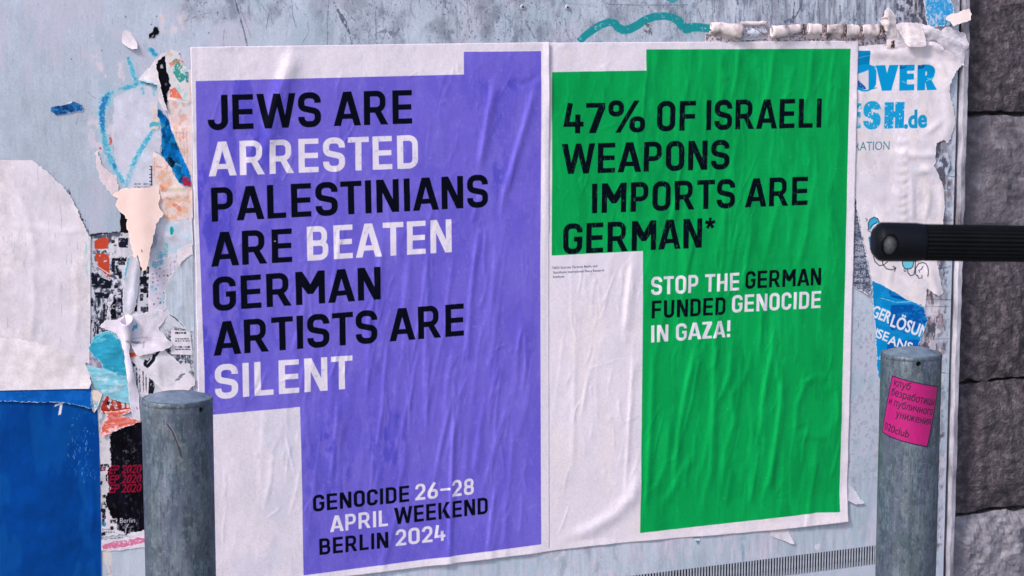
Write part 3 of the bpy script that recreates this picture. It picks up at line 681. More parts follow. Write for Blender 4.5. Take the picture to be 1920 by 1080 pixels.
def bubbles(px, py, n, box, seed):
    r = random.Random(seed); out = np.zeros(np.shape(px))
    for k in range(n):
        x = r.uniform(box[0], box[2]); y = r.uniform(box[1], box[3]); s = r.uniform(2.2, 5)
        m_ = (abs(px-x) < 20) & (abs(py-y) < 26)
        if m_.any(): out[m_] += r.uniform(.15, .5)*np.exp(-((px[m_]-x)**2+((py[m_]-y)/r.uniform(1, 1.6))**2)/(2*s*s))
    return out
def fine(px, py, box, seed):
    return random_ridges(px, py, 130, box, seed, amp=(.14, .42), sig=(1.7, 2.8), slant=(-.5, .15), ln=(14, 90))+random_ridges(px, py, 26, box, seed+1, amp=(.15, .35), sig=(2, 3), slant=(-3, 2.5), ln=(8, 24))+bubbles(px, py, 70, box, seed+2)
def edges(px, py, U, V, sd):
    e = np.minimum(np.minimum(U, 1-U)*1.0, np.minimum(V, 1-V)*1.4)
    return np.clip(1-e/.02, 0, 1)*np.maximum(0, relief(px, py, .7, 22, sd))
def h1(px, py, U, V):
    h = ridges(px, py, R1)+random_ridges(px, py, 80, (560, 360, 1000, 960), 3)+random_ridges(px, py, 24, (370, 160, 640, 900), 5, amp=(.12, .4))
    h += relief(px, py, .28, 30, 2)+relief(px, py, .6, 130, 4)+fine(px, py, (400, 110, 1000, 1000), 41)+edges(px, py, U, V, 71)
    low = np.clip((V-.985)/.015, 0, 1); h += low*(.8+.8*np.sin(px/23.)*np.sin(px/61.))
    h += 2.6*np.exp(-((px-836)/16)**2)*np.clip((V-.93)/.07, 0, 1)
    h = h*1.35; edge_ = np.clip((px-985)/40, 0, 1)*np.clip((py-360)/160, 0, 1); h = h*(1-edge_)-.66*edge_
    h += 2.4*np.clip((px-1016)/12, 0, 1)*np.clip((420-py)/300, 0, 1)
    h += .4*np.clip((368-px)/10, 0, 1)
    return h
sheet('poster', c1, [(356, 88), (1028, 79), (1029.5, 1034), (379, 1112)], 400, 560, h1, paper_mat('poster_violet_print', c1.image('poster_violet'), .5), 'violet poster with black and white lettering, creased, behind the left bollard', 'poster', base=.0022)

# ---- green poster
c2 = Canvas.around([(1010, 70), (1620, 65), (1600, 985), (1000, 1045)], 1600, .01, col=PAPER)
c2.noise(.01, 60, 90); c2.noise(.008, 5, 20); c2.tint((232, 220, 226), .5, 30, 160, .3)
GRN = (6, 158, 80)
c2.poly([(1035, 135.3), (1211, 132.3), (1211, 92.8), (1593.5, 91.3), (1588, 300), (1583.5, 520), (1577, 800), (1572.5, 959.3), (1529, 960.5), (1483, 967), (1423, 974), (1396, 977), (1300, 987.5), (1267, 991.5), (1199.5, 999), (1200, 960), (1201.5, 850), (1204.5, 600), (1205, 470.5), (1120, 474.5), (1034, 479)], GRN)
grn = c2.a[..., 1]-c2.a[..., 0] > .25
onto(c2, grn, (10, 172, 88), sstep(fbm(c2.h, c2.w, 22, 220, 4), .1, .9), .6); onto(c2, grn, (4, 142, 72), sstep(fbm(c2.h, c2.w, 40, 160, 4), .2, 1), .6)
c2.a[..., :3] *= (1+.02*fbm(c2.h, c2.w, 3, 3, 2)[..., None])
BK2 = (2, 10, 22)
for t, bl, br, cap, col in (("47%", (1055.8, 250.3), (1208.6, 248), 193.5, BK2), ("OF", (1230.8, 246), (1303, 244.5), 190, BK2), ("ISRAELI", (1323, 243.8), (1538.9, 239), 188, BK2), ("WEAPONS", (1052.5, 326.5), (1366.7, 316.8), 270, BK2),
                            ("IMPORTS ARE", (1109, 400), (1512.8, 384), 344.5, BK2), ("GERMAN", (1055, 476.5), (1314.8, 464), 420, BK2), ("*", (1321, 465), (1339, 464), 409, BK2),
                            ("STOP THE", (1219.8, 553), (1384.5, 544), 519.3, WHT), ("GERMAN", (1396.3, 541.5), (1538, 534), 509, BK2), ("FUNDED", (1221, 597), (1359, 589.5), 564, BK2), ("GENOCIDE", (1371, 586), (1537, 577), 553.5, WHT), ("IN GAZA!", (1219.8, 642), (1368, 631.5), 610, WHT)):
    din(c2, t, bl, br, cap, col)
# the white block of the print covers the foot of the big word
c2.poly([(1030, 479.2), (1120, 474.7), (1205, 470.7), (1205, 500), (1030, 508)], PAPER)
dk = c2.a[..., :3].max(-1) < .2
onto(c2, dk, (40, 110, 80), sstep(fbm(c2.h, c2.w, 3, 16, 4), .9, 1.5), .7)
for k in range(190):
    x = RS.uniform(1040, 1560); y = RS.uniform(185, 480); c2.line([(x, y), (x+RS.uniform(-1, 1), y+RS.uniform(1, 10))], RS.uniform(.4, .9), (70, 190, 130), RS.uniform(.2, .6), rough=.5)
for k in range(60):
    x = RS.uniform(1040, 1570); y = RS.uniform(240, 960); c2.line([(x, y), (x+1, y+1.2)], RS.uniform(.8, 1.8), (120, 220, 170), .6)
for t, bl, br, cap in (("*2023 Sources: Forensis Berlin, and", (1034, 504.3), (1119, 500.5), 500), ("Stockholm International Peace Research", (1036.5, 513), (1132, 508.5), 508.7), ("Institute", (1036.5, 521), (1057, 520), 516.7)):
    wfnt(c2, t, bl, br, cap, (40, 44, 74), bold=.012)
R2 = [([(1338, 560), (1339, 640), (1336, 760), (1331, 880), (1320, 945)], 2.0, 7, .45), ([(1373, 620), (1366, 700), (1352, 740), (1341, 760)], 1.5, 6, .5), ([(1450, 600), (1446, 660), (1430, 740), (1421, 830)], 2.0, 7, .45),
      ([(1468, 680), (1461, 770), (1452, 830), (1440, 900), (1428, 940)], 2.2, 7, .45), ([(1535, 702), (1508, 716), (1493, 760), (1489, 825)], 1.6, 6, .6), ([(1535, 702), (1556, 712), (1568, 735)], .9, 6, 1), ([(1490, 820), (1510, 815), (1545, 820), (1560, 790)], 1.0, 7, .8),
      ([(1306, 640), (1284, 730), (1270, 820), (1262, 905)], 2.2, 7, .45), ([(1224, 640), (1219, 780), (1213, 900), (1208, 960)], 1.7, 6, .5), ([(1187, 480), (1176, 560), (1170, 630)], 1.8, 8, .5), ([(1187, 640), (1178, 800), (1170, 940)], .8, 4, .6),
      ([(1254, 780), (1247, 870), (1228, 914), (1212, 925)], 1.5, 7, .6), ([(1197, 880), (1184, 930), (1150, 965), (1105, 992), (1060, 1010)], 2.6, 10, .8), ([(1385, 80), (1380, 140), (1371, 190)], 1.2, 5, .5), ([(1352, 85), (1350, 150), (1345, 260)], 1.3, 6, .6), ([(1452, 85), (1443, 150), (1430, 210)], 1.0, 5, .6),
      ([(1523, 85), (1516, 160), (1510, 200)], 1.0, 5, .6), ([(1566, 85), (1556, 150), (1548, 230)], .9, 4, .6), ([(1362, 330), (1354, 420), (1340, 500)], 1.0, 6, .6), ([(1412, 400), (1398, 500), (1385, 560)], 1.2, 6, .5), ([(1486, 400), (1478, 470)], .9, 6, .6), ([(1558, 380), (1552, 460)], .9, 6, .6),
      ([(1390, 700), (1372, 740), (1375, 790), (1360, 840), (1355, 900)], 1.3, 6, .6), ([(1424, 830), (1412, 900), (1404, 950)], 1.4, 6, .5), ([(1440, 420), (1445, 500)], .8, 7, 1), ([(1290, 860), (1262, 912), (1240, 950)], 1.2, 7, .6), ([(1420, 105), (1400, 120), (1425, 135)], -.7, 8, 1),
      ([(1078, 600), (1075, 760), (1072, 900)], .6, 4, 1), ([(1196, 180), (1195, 300), (1190, 420)], .9, 6, .6), ([(1280, 290), (1268, 360), (1255, 420)], .9, 5, .5), ([(1525, 850), (1512, 900), (1505, 950)], 1.2, 8, .6), ([(1560, 600), (1556, 700)], .8, 6, .6)]
def h2(px, py, U, V):
    h = ridges(px, py, R2)+random_ridges(px, py, 100, (1210, 90, 1575, 880), 8, amp=(.25, .8), sig=(3, 6.5))+random_ridges(px, py, 16, (1040, 300, 1200, 900), 9, amp=(.1, .35))
    h += relief(px, py, .25, 30, 12)+relief(px, py, .5, 120, 14)+fine(px, py, (1060, 100, 1575, 950), 51)+edges(px, py, U, V, 73)
    h = h*1.3; edge_ = np.clip((1060-px)/40, 0, 1)*np.clip((py-360)/160, 0, 1); h = h*(1-edge_)
    h += np.clip((V-.985)/.015, 0, 1)*(.6+.6*np.sin(px/19.))+5*np.clip((px-1420)/160, 0, 1)*np.clip((V-.94)/.06, 0, 1)+1.5*np.clip((px-1582)/20, 0, 1)
    h += -1.0*np.exp(-((px-1032)/9)**2)*np.clip((300-py)/200, 0, 1)
    return h
def e2(U, V):
    # the foot of the sheet runs in a slight wave
    return np.stack([np.zeros_like(U), V**20*(.0035*np.sin(U*5.2+.6)-.002)], -1)
sheet('poster', c2, [(1030.5, 80), (1608, 76.5), (1587, 973), (1003, 1037)], 370, 560, h2, paper_mat('poster_green_print', c2.image('poster_green'), .5), 'green poster with black and white lettering, creased, right of the violet one', 'poster', base=.0014, edge=e2)

# ================================================================== TORN PAPER
def jag_outline(pts, jag, rr, step=2.1):
    """pts = (x,y[,0]); a third value 0 keeps the edge that starts there straight"""
    out = []; n = len(pts)
    for i in range(n):
        a = np.array(pts[i][:2], float); b = np.array(pts[(i+1) % n][:2], float); j = jag*(pts[i][2] if len(pts[i]) > 2 else 1)
        d = b-a; L = np.hypot(*d); k = max(1, int(L/step)) if j > 0 else max(1, int(L/14)); nrm = np.array([-d[1], d[0]])/max(L, 1e-6)
        drift = rr.uniform(-.5, .5); off = 0
        for q in range(k):
            t = q/k; off = off*.55+rr.uniform(-1, 1)*j*.95; env = min(1, 4*t, 4*(1-t)+.2)
            out.append(a+d*t+nrm*(off+drift*j*math.sin(t*math.pi*2))*env)
    return np.array(out)
def crumple(px, py, a, seed):
    n1 = 1-np.abs(vnoise2(px/26.+.3*py/26., py/34., seed))*2.2; n2 = 1-np.abs(vnoise2(px/11.-.4*py/11., py/13., seed+3))*2.6
    return a*(np.maximum(0, n1)*1.0+np.maximum(0, n2)*.5)
LAYER_REL = lambda x, y: relief(x, y, .3, 40, 31)+.2
def torn(name, label, cat, pts, layer, col, paint=None, jag=1.6, fringe=(236, 226, 234), fw=1.6, lift=None, noise=.03, seed=None, crinkle=.25, rough=.6, res=1500, step=4.2, group=None, raw=None):
    rr = random.Random(seed if seed is not None else hash_name(label)); ol = jag_outline(pts, jag, rr)
    cv = Canvas.around(ol, res, .003, col=col); cv.noise(noise, 25, 25); cv.noise(noise*.7, 4, 4, octv=2); cv.noise(noise, 90, 60)
    if paint: paint(cv)
    if fw: cv.line(ol, fw*1.6, fringe, .95, closed=True, rough=.9, wear=.12)
    img = cv.image(name+'_print')
    # triangulate: outline + an inner lattice
    x0, y0 = ol.min(0); x1, y1 = ol.max(0); inner = []
    gx = np.arange(x0+step/2, x1, step); gy = np.arange(y0+step/2, y1, step)
    GX, GY = np.meshgrid(gx, gy); GX = GX+RS.uniform(-.2, .2, GX.shape)*step; P = np.stack([GX.ravel(), GY.ravel()], 1)
    ins = np.zeros(len(P), bool); A = ol; B = np.roll(ol, -1, 0)
    for (ax, ay), (bx, by) in zip(A, B):
        c = ((ay > P[:, 1]) != (by > P[:, 1])); xx = (bx-ax)*(P[:, 1]-ay)/((by-ay) if by != ay else 1e-9)+ax; ins ^= c & (P[:, 0] < xx)
    dmin = np.full(len(P), 1e9)
    for (ax, ay), (bx, by) in zip(A, B):
        d = np.array([bx-ax, by-ay]); l2 = max(d@d, 1e-9); t = np.clip(((P[:, 0]-ax)*d[0]+(P[:, 1]-ay)*d[1])/l2, 0, 1); dmin = np.minimum(dmin, np.hypot(P[:, 0]-ax-t*d[0], P[:, 1]-ay-t*d[1]))
    P = P[ins & (dmin > step*.35)]
    allp = np.vstack([ol, P]); n = len(ol); edges = [(i, (i+1) % n) for i in range(n)]
    vo, eo, fo, _, _, _ = delaunay_2d_cdt([Vector(p) for p in allp.tolist()], edges, [], 1, 1e-6)
    V = np.array([tuple(v) for v in vo]); px, py = V[:, 0], V[:, 1]; X, Z = Wn(px, py)
    h = LAYER_REL(px, py)+.3+layer*.24+crumple(px, py, crinkle, 50+int(layer))
    if lift is not None: h = h+lift(px, py)
    Y = -h*.001; F = [tuple(f) for f in fo]
    # make every face look towards the street (-y)
    FF = []
    for f in F:
        a, b, c = f[:3]; ar = (X[b]-X[a])*(Z[c]-Z[a])-(X[c]-X[a])*(Z[b]-Z[a])
        FF.append(f if ar > 0 else f[::-1])
    m_ = len(V); front = np.stack([X, Y, Z], -1); back = front+np.array([0, .00022, 0])
    ec = {}
    for f in FF:
        for i in range(len(f)): ec[(f[i], f[(i+1) % len(f)])] = 1
    side = [(b, a, a+m_, b+m_) for (a, b) in ec if (b, a) not in ec]
    me = pydata(name, np.concatenate([front, back]).tolist(), FF+[tuple(i+m_ for i in f[::-1]) for f in FF]+side, True)
    me.set_sharp_from_angle(angle=R(38))
    uvl = me.uv_layers.new(name='UVMap'); u, v = cv.uv(np.tile(X, 2), np.tile(Z, 2)); li = np.empty(len(me.loops), int); me.loops.foreach_get('vertex_index', li)
    uvl.data.foreach_set('uv', np.stack([u[li], v[li]], -1).ravel())
    o = link(name, me, paper_mat(name+'_paper', img, rough, 90, .0003)); tag(o, label, cat, group); return o
def hash_name(s):
    k = 7
    for ch in s: k = (k*31+ord(ch)) % 100003
    return k
def bulge(x, y, rx, ry, h): return lambda px, py: h*np.exp(-(((px-x)/rx)**2+((py-y)/ry)**2))
def hang(y0, y1, h, p=1.5): return lambda px, py: h*np.clip((py-y0)/(y1-y0), 0, 1)**p
def fold(pts, amp, sig, asy=1): return lambda px, py: ridge(px, py, pts, amp, sig, asy)
def plus(*fs): return lambda px, py: sum(f(px, py) for f in fs)
def blocks(cv, x0, y0, x1, y1, s, dens, col, seed, sk=0):
    """ragged remains of black printed blocks"""
    r = random.Random(seed); y = y0
    while y < y1:
        x = x0
        while x < x1:
            if r.random() < dens:
                wdt = s*r.choice([1, 1, 2]); e = s*.12
                cv.poly([(x+r.uniform(-e, e), y+r.uniform(-e, e)), (x+wdt+r.uniform(-e, e), y+sk*wdt+r.uniform(-e, e)), (x+wdt+r.uniform(-e, e), y+s+sk*wdt+r.uniform(-e, e)), (x+r.uniform(-e, e), y+s+r.uniform(-e, e))], col, .95, wear=.12)
                x += wdt
            else: x += s
        y += s
def scribble(cv, x0, y0, x1, y1, rows, col, a=.9, wear=.25, seed=1):
    """rows of print too worn to read"""
    r = random.Random(seed); dy = (y1-y0)/rows
    for k in range(rows):
        y = y0+(k+.5)*dy; x = x0
        while x < x1-2:
            L = r.uniform(2, 6); cv.line([(x, y), (min(x+L, x1), y)], dy*r.uniform(.35, .6), col, a, wear=wear, rough=.4, ws=3); x += L+r.uniform(.6, 1.6)

# --- left edge: white sheets and the blue bill
torn('white_sheet', 'large blank pinkish white sheet at the left edge, above the blue bill', 'torn poster',
     [(-60, 300, 0), (60, 300), (118, 349), (129, 364), (137, 377), (147, 400), (156, 420), (164, 436), (169, 447, 0), (169, 600, 0), (167, 682), (156, 679), (140, 670), (121, 659), (60, 640), (-60, 620, 0)], 5, (231, 221, 230),
     lambda c: (c.tint((218, 212, 228), .4, 90, 200, .1), c.tint((180, 178, 196), .6, 3, 30, 1.2), c.tint((160, 205, 216), .6, 4, 14, .1, region=(155, 425, 172, 520))), lift=plus(fold([(0, 420), (120, 435), (170, 430)], .8, 5), fold([(60, 480), (64, 560), (58, 640)], .7, 4), fold([(140, 470), (146, 560), (140, 650)], .6, 4), fold([(20, 330), (50, 400), (70, 500)], .9, 5)), seed=1)
torn('white_sheet', 'blank white sheet with a curled lower right corner, right above the blue bill', 'torn poster',
     [(-60, 600, 0), (60, 630), (121, 655), (140, 666), (157, 677), (166, 695), (170, 717, .3), (165, 728, 0), (119, 729, 0), (-60, 733, 0)], 4, (232, 223, 230), lift=plus(hang(700, 730, 1.5), bulge(170, 722, 16, 16, 3)), seed=2)
def p_blue(c):
    c.tint((10, 84, 160), .5, 50, 160, .1); c.noise(.02, 40, 200); c.tint((120, 160, 210), .6, 3, 8, 1.05, region=(119, 765, 185, 900), soft=.3)
    wfnt(c, 'T', (108, 778), (134, 768), 758, (226, 222, 236), shear=.35, bold=.03)
    for k in range(34):
        x = RS.uniform(125, 180); y = RS.uniform(780, 900); c.line([(x, y), (x+RS.uniform(-1, 1), y+RS.uniform(2, 7))], RS.uniform(.6, 1.6), (150, 175, 215), RS.uniform(.3, .8), wear=.2)
torn('blue_bill', 'tall deep blue bill at the lower left edge with a cut-off white letter', 'torn poster',
     [(-60, 740, 0), (119, 745, 0), (170, 755, 0), (182, 768, 0), (185.5, 820, 0), (187.5, 900, 0), (189, 992, 0), (190, 1130, 0), (-60, 1130, 0)], 3, (4, 66, 146), p_blue, jag=.8, fringe=(30, 90, 160), fw=.6, lift=plus(fold([(172, 900), (174, 960), (168, 1010)], 1.6, 4), fold([(119, 1015), (150, 1012)], .6, 4)), seed=3, rough=.45)
torn('blue_flap', 'brighter blue flap hanging over the top of the tall blue bill', 'paper flap',
     [(-60, 722, 0), (165, 726, 0), (172, 714), (171, 735, .3), (170, 750, .3), (169, 765), (159, 762), (141, 758), (119, 754), (-60, 750, 0)], 3.9, (8, 86, 172), lambda c: c.tint((30, 104, 190), .5, 20, 20, .1), jag=.9, fringe=(190, 205, 230), fw=.9, lift=hang(728, 764, 5), seed=4, rough=.45)

# --- backing of old layers
def p_back(c):
    c.tint((196, 200, 214), .7, 16, 20, .0); c.tint((60, 66, 84), .85, 6, 7, .05, region=(168, 425, 236, 640), octv=5, soft=.25)
    c.tint((28, 32, 46), .9, 4, 14, .3, region=(168, 560, 225, 640), octv=5, soft=.2)
    c.poly([(170, 438), (230, 434), (230, 442), (170, 448)], (70, 76, 92), .8, wear=.25); c.line([(168, 441), (190, 437), (225, 434), (232, 431)], [6, 4, 3, 6], (22, 26, 38), .95, wear=.1, rough=.5)
    c.poly([(177, 452), (184, 448), (195, 445), (204, 447), (204, 456), (200, 466), (190, 467), (177, 466)], (198, 74, 52)); c.poly([(179, 476), (190, 474), (205, 479), (205, 511), (208, 521), (200, 516), (188, 507), (180, 492)], (196, 72, 50), wear=.05)
    c.line([(183, 499), (194, 507), (206, 514)], 1.6, (232, 214, 220)); c.tint((224, 214, 226), 1, 10, 14, -.6, region=(200, 445, 232, 485))
    blocks(c, 209, 444, 216, 456, 6, .6, (26, 30, 44), 2); c.poly([(222, 446), (240, 446), (240, 464), (222, 464)], (24, 30, 48), wear=.16)
    blocks(c, 209, 484, 246, 520, 6.4, .38, (20, 24, 38), 4); blocks(c, 214, 528, 232, 600, 6.4, .45, (20, 24, 38), 6); c.poly([(209, 485), (228, 483), (246, 482), (240, 488), (225, 489), (210, 489)], (20, 24, 36), wear=.1)
    c.poly([(171, 512), (180, 508), (196, 518), (209, 524), (208, 540), (196, 541), (182, 540), (171, 537)], (20, 24, 38), wear=.22); c.poly([(177, 548), (204, 549), (204, 560), (178, 558)], (24, 28, 42), wear=.2)
    for k in range(46):
        x = RS.uniform(169, 205); y = RS.uniform(556, 620); c.line([(x, y), (x+RS.uniform(-3, 3), y+RS.uniform(6, 20))], [RS.uniform(1, 4), RS.uniform(.5, 3)], random.choice([(20, 24, 38), (36, 44, 62), (60, 76, 96), (210, 206, 220)]), .9, wear=.2, rough=.5)
    c.poly([(208, 562), (214, 557), (219, 562), (216, 575), (218, 596), (213, 604), (207, 601), (206, 590), (209, 578)], (12, 14, 24), wear=.05)
    wfnt(c, 'C', (209.5, 579), (216, 579), 571, (235, 230, 238), bold=.01)
    blocks(c, 262, 500, 279, 545, 6.2, .6, (20, 24, 38), 11); blocks(c, 262, 545, 279, 590, 6.2, .45, (20, 24, 38), 12); c.poly([(263, 519), (275, 519), (275, 533), (263, 533)], (18, 22, 34)); c.poly([(263, 541), (275, 540), (275, 548), (263, 548)], (18, 22, 34)); c.poly([(252, 560), (257, 546), (257, 584), (252, 584)], (16, 18, 28), wear=.05); c.poly([(263, 575), (274, 575), (275, 584), (264, 584)], (60, 64, 84), wear=.2)
    c.tint((92, 98, 116), .9, 3, 4, -.1, region=(300, 610, 368, 735), octv=4, soft=.3); c.tint((40, 44, 60), .9, 3, 3, .25, region=(302, 612, 368, 730), octv=3, soft=.2)
    c.poly([(246, 660), (272, 664), (290, 690), (284, 738), (246, 738)], (224, 218, 230)); 
    for x in (249, 256, 262, 268, 273): c.line([(x, 690), (x+RS.uniform(-1, 1), 712), (x+1, 736)], [1.5, 2.5, 1], (34, 38, 54), .9, wear=.15, rough=.5)
    c.poly([(247, 676), (254, 677), (256, 684), (250, 688)], (28, 30, 44)); c.poly([(280, 704), (286, 712), (290, 726), (287, 738), (278, 738)], (26, 30, 40), wear=.1)
torn('old_paste_layer', 'layered scraps of old black, white and orange print left of the violet poster', 'torn poster',
     [(168, 437, 0), (215, 434), (232, 430), (232, 395), (262, 372), (300, 380), (330, 440), (362, 450, 0), (366, 740, 0), (262, 745, 0), (168, 640, 0)], 0, (206, 204, 218), p_back, seed=5, fringe=(180, 184, 200))
torn('grey_patch', 'plain grey-blue torn patch beside the lower left margin of the violet poster', 'paper scrap',
     [(318, 520), (330, 505), (345, 478), (359, 462, 0), (364, 620, 0), (350, 622), (336, 606), (316, 588), (309, 575), (311, 545)], 1.2, (180, 190, 206), lambda c: (c.tint((205, 208, 220), .5, 5, 40, .3), c.noise(.04, 5, 60)), seed=6, fringe=(206, 210, 222), fw=1)
def p_dots(c):
    c.tint((150, 196, 216), .8, 10, 18, .25, region=(280, 530, 315, 590), octv=4); c.tint((206, 200, 222), .5, 14, 14, 0)
    r = random.Random(9)
    for j in range(10):
        for i in range(7):
            if r.random() < .78:
                x = 284+i*7+r.uniform(-1.5, 1.5)+j*.2; y = 497+j*8+r.uniform(-2, 2)-i*1.3
                c.line([(x, y), (x+r.uniform(1, 4), y+r.uniform(-.8, .8))], r.uniform(1.6, 4), r.choice([(120, 110, 170), (60, 56, 110), (40, 40, 72), (150, 140, 190)]), .8, wear=.3, ws=3)
torn('dotted_scrap', 'white scrap speckled with small purple dots, left of the violet poster', 'paper scrap',
     [(280, 492), (300, 486), (318, 480), (328, 474), (334, 490), (330, 506), (318, 522), (311, 540), (311, 560), (309, 580), (296, 588), (278, 586, 0), (278, 540, 0)], 1.8, (216, 208, 224), p_dots, seed=7)
def p_teal(c):
    for x, y, L, wd, col in ((300, 470, 34, 12, (120, 180, 206)), (291, 490, 20, 12, (84, 170, 208)), (312, 455, 30, 9, (96, 180, 190)), (304, 476, 20, 9, (110, 164, 205)), (296, 464, 24, 7, (170, 200, 214))):
        c.line([(x, y), (x-1, y+L*.5), (x-2, y+L)], [wd*.7, wd, wd*.5], col, .75, wear=.3, rough=.3)
    c.tint((178, 208, 224), .7, 20, 26, .0, region=(300, 410, 362, 480), octv=4); c.line([(321, 425), (322, 432), (321, 440)], [4, 7.5, 4], (34, 160, 166)); c.line([(321, 426), (320, 440)], 1, (20, 110, 116), .7)
torn('streaked_sheet', 'pale sheet with teal drips and a small teal oval, left of the violet poster', 'torn poster',
     [(290, 425), (300, 404), (306, 410), (318, 416), (340, 411), (359, 409, 0), (362, 458, 0), (345, 472), (330, 478), (305, 500), (281, 505), (277, 470), (284, 440)], 2.2, (208, 208, 224), p_teal, seed=8,
     lift=plus(fold([(306, 440), (330, 446), (358, 452)], 1.2, 4, .6), fold([(296, 415), (300, 440), (290, 460)], 1.2, 5)))
# --- upper left group
def p_fig(c):
    c.poly([(300, 95), (350, 95), (357, 200), (357, 215), (330, 215), (312, 150)], (224, 216, 222)); c.tint((170, 206, 210), .8, 10, 12, .2, region=(312, 120, 357, 205)); 
    c.line([(326, 112), (334, 122), (331, 135), (338, 148), (345, 140)], [8, 15, 13, 16, 9], (52, 150, 140), .9, wear=.14, rough=.3); c.line([(318, 122), (326, 118), (340, 112), (346, 122)], [9, 6, 5, 5], (222, 128, 108), .85, wear=.2); c.line([(350, 135), (351, 155)], [7, 5], (40, 130, 150), .8, wear=.2)
    c.line([(316, 104), (322, 100)], 9, (205, 190, 160), .8, wear=.2); c.line([(336, 100), (341, 108), (346, 122)], [3, 5, 3], (14, 16, 24)); c.poly([(318, 168), (328, 164), (338, 178), (342, 186), (330, 184), (318, 182)], (226, 118, 96), wear=.08)
    c.tint((224, 150, 130), .5, 12, 14, .15, region=(312, 185, 357, 330), octv=4); c.line([(315, 184), (335, 190), (352, 192)], 3, (244, 224, 220)); c.line([(318, 244), (340, 246), (357, 244)], 2, (240, 226, 224))
    for x in (330, 336, 343, 349): c.line([(x, 245), (x+2, 280), (x+3, 330)], 2, (212, 140, 110), .5, wear=.3)
    c.tint((240, 190, 190), .5, 12, 12, .2, region=(315, 195, 340, 240))
torn('painted_fragment', 'torn picture fragment in teal, orange and pink, upper left of the violet poster', 'torn poster',
     [(309, 104), (322, 94), (333, 98), (337, 103), (346, 124), (351, 130), (359, 131, 0), (361, 345, 0), (352, 318), (344, 298), (334, 272), (320, 240), (313, 208), (316, 175), (314, 150)], 1.4, (230, 210, 212), p_fig, seed=9,
     lift=plus(fold([(316, 186), (345, 188), (360, 194)], 1.5, 3), fold([(318, 244), (358, 246)], 1.2, 3)))
def p_blk(c): c.poly([(300, 122), (304, 120), (306, 128), (300, 128)], (190, 190, 200), .8, wear=.2); c.line([(310, 156), (312, 160)], 4, (120, 126, 150), .6, wear=.3); c.noise(.2, 8, 20)
torn('black_strip', 'long black wedge-shaped strip between the white scrap and the teal and orange fragment', 'paper scrap',
     [(309, 104), (311, 122), (316, 142), (319, 158), (317, 168), (312, 176), (314, 207), (307, 192), (302, 172), (296, 146), (292, 121), (298, 112)], 2.2, (12, 13, 20), p_blk, jag=1.1, fringe=(60, 62, 76), fw=.5, seed=10)
def p_w1(c): heart(c); c.tint((214, 206, 224), .5, 14, 14, .1)
torn('white_scrap', 'white pointed scrap with blue marker strokes, curling away, left of the black strip', 'paper scrap',
     [(257, 150), (270, 136), (285, 120), (300, 103), (313, 95), (311, 103), (298, 112), (292, 121), (296, 146), (302, 172), (307, 192), (313, 208), (305, 206), (296, 190), (294, 160), (278, 155), (262, 150)], 3.2, (228, 220, 228), p_w1, jag=.9, seed=11,
     lift=plus(hang(120, 160, 3.5), lambda x, y: 0*x))
def p_photo(c):
    c.noise(.25, 10, 16); c.tint((30, 140, 196), .7, 9, 14, .25); c.tint((10, 50, 110), .8, 8, 20, .3, region=(300, 200, 340, 260))
    c.line([(300, 232), (305, 240)], 12, (60, 160, 190), .6, wear=.3); c.line([(312, 296), (322, 305), (318, 312)], [13, 19, 12], (12, 22, 38), .92, wear=.12, rough=.4); c.line([(345, 334), (352, 344), (354, 352)], [10, 16, 9], (172, 28, 60), .95, wear=.12, rough=.3)
    c.tint((180, 60, 90), .8, 4, 4, .4, region=(338, 326, 358, 354)); c.line([(328, 306), (340, 312)], 4, (110, 180, 205), .6, wear=.3)
torn('blue_fragment', 'glossy blue picture fragment with a dark blot and a crimson blot at its tip', 'torn poster',
     [(295, 202), (306, 212), (316, 225), (320, 240), (332, 270), (345, 300), (354, 320), (358, 333, 0), (358, 350), (347, 349), (335, 342), (322, 317), (311, 302), (301, 290), (302, 262), (301, 237), (294, 215)], 2.4, (8, 98, 168), p_photo, jag=1.0, fringe=(200, 212, 226), fw=.8, seed=12, rough=.35)
def p_or(c):
    c.tint((232, 172, 140), .7, 10, 14, .15, octv=4); c.tint((226, 214, 160), .5, 9, 12, .3, region=(315, 320, 350, 370)); c.line([(287, 310), (310, 316), (318, 300)], 4, (222, 140, 110), .6, wear=.3); c.line([(300, 346), (308, 360), (305, 352)], [5, 9, 5], (228, 130, 92), .7, wear=.2)
    c.line([(323, 383), (334, 388), (338, 396)], [5, 9, 4], (226, 122, 88), .75, wear=.2); c.line([(310, 370), (320, 374)], 4, (220, 140, 110), .6, wear=.2); c.line([(289, 295), (288, 330)], 3, (220, 120, 96), .4, wear=.3)
    c.line([(313, 300), (312, 330), (318, 350)], 2.5, (222, 150, 110), .6, wear=.3)
torn('pink_orange_sheet', 'creased pale pink sheet with orange smears under the blue fragment, left of the violet poster', 'torn poster',
     [(286, 283, 0), (301, 292), (311, 303), (322, 318), (335, 343), (347, 351), (360, 352, 0), (361, 409, 0), (340, 411), (318, 416), (306, 410), (302, 395), (297, 380), (298, 355), (286, 352, 0)], 3, (232, 210, 208), p_or, jag=1.0, seed=13,
     lift=plus(fold([(286, 352), (320, 353), (360, 349)], 1.2, 3, .6), fold([(300, 368), (330, 366), (360, 368)], 1.5, 3, .6)))
def p_mid(c):
    heart(c); c.tint((212, 206, 224), .5, 12, 16, .05)
    c.line([(284, 312), (284, 347)], 2, (30, 34, 48), .9); [c.line([(280, y), (286, y)], 1.6, (30, 34, 48), .9) for y in (312, 318, 327, 333, 340, 347)]
    scribble(c, 252, 342, 282, 354, 2, (70, 76, 100), .6, .4, 5)
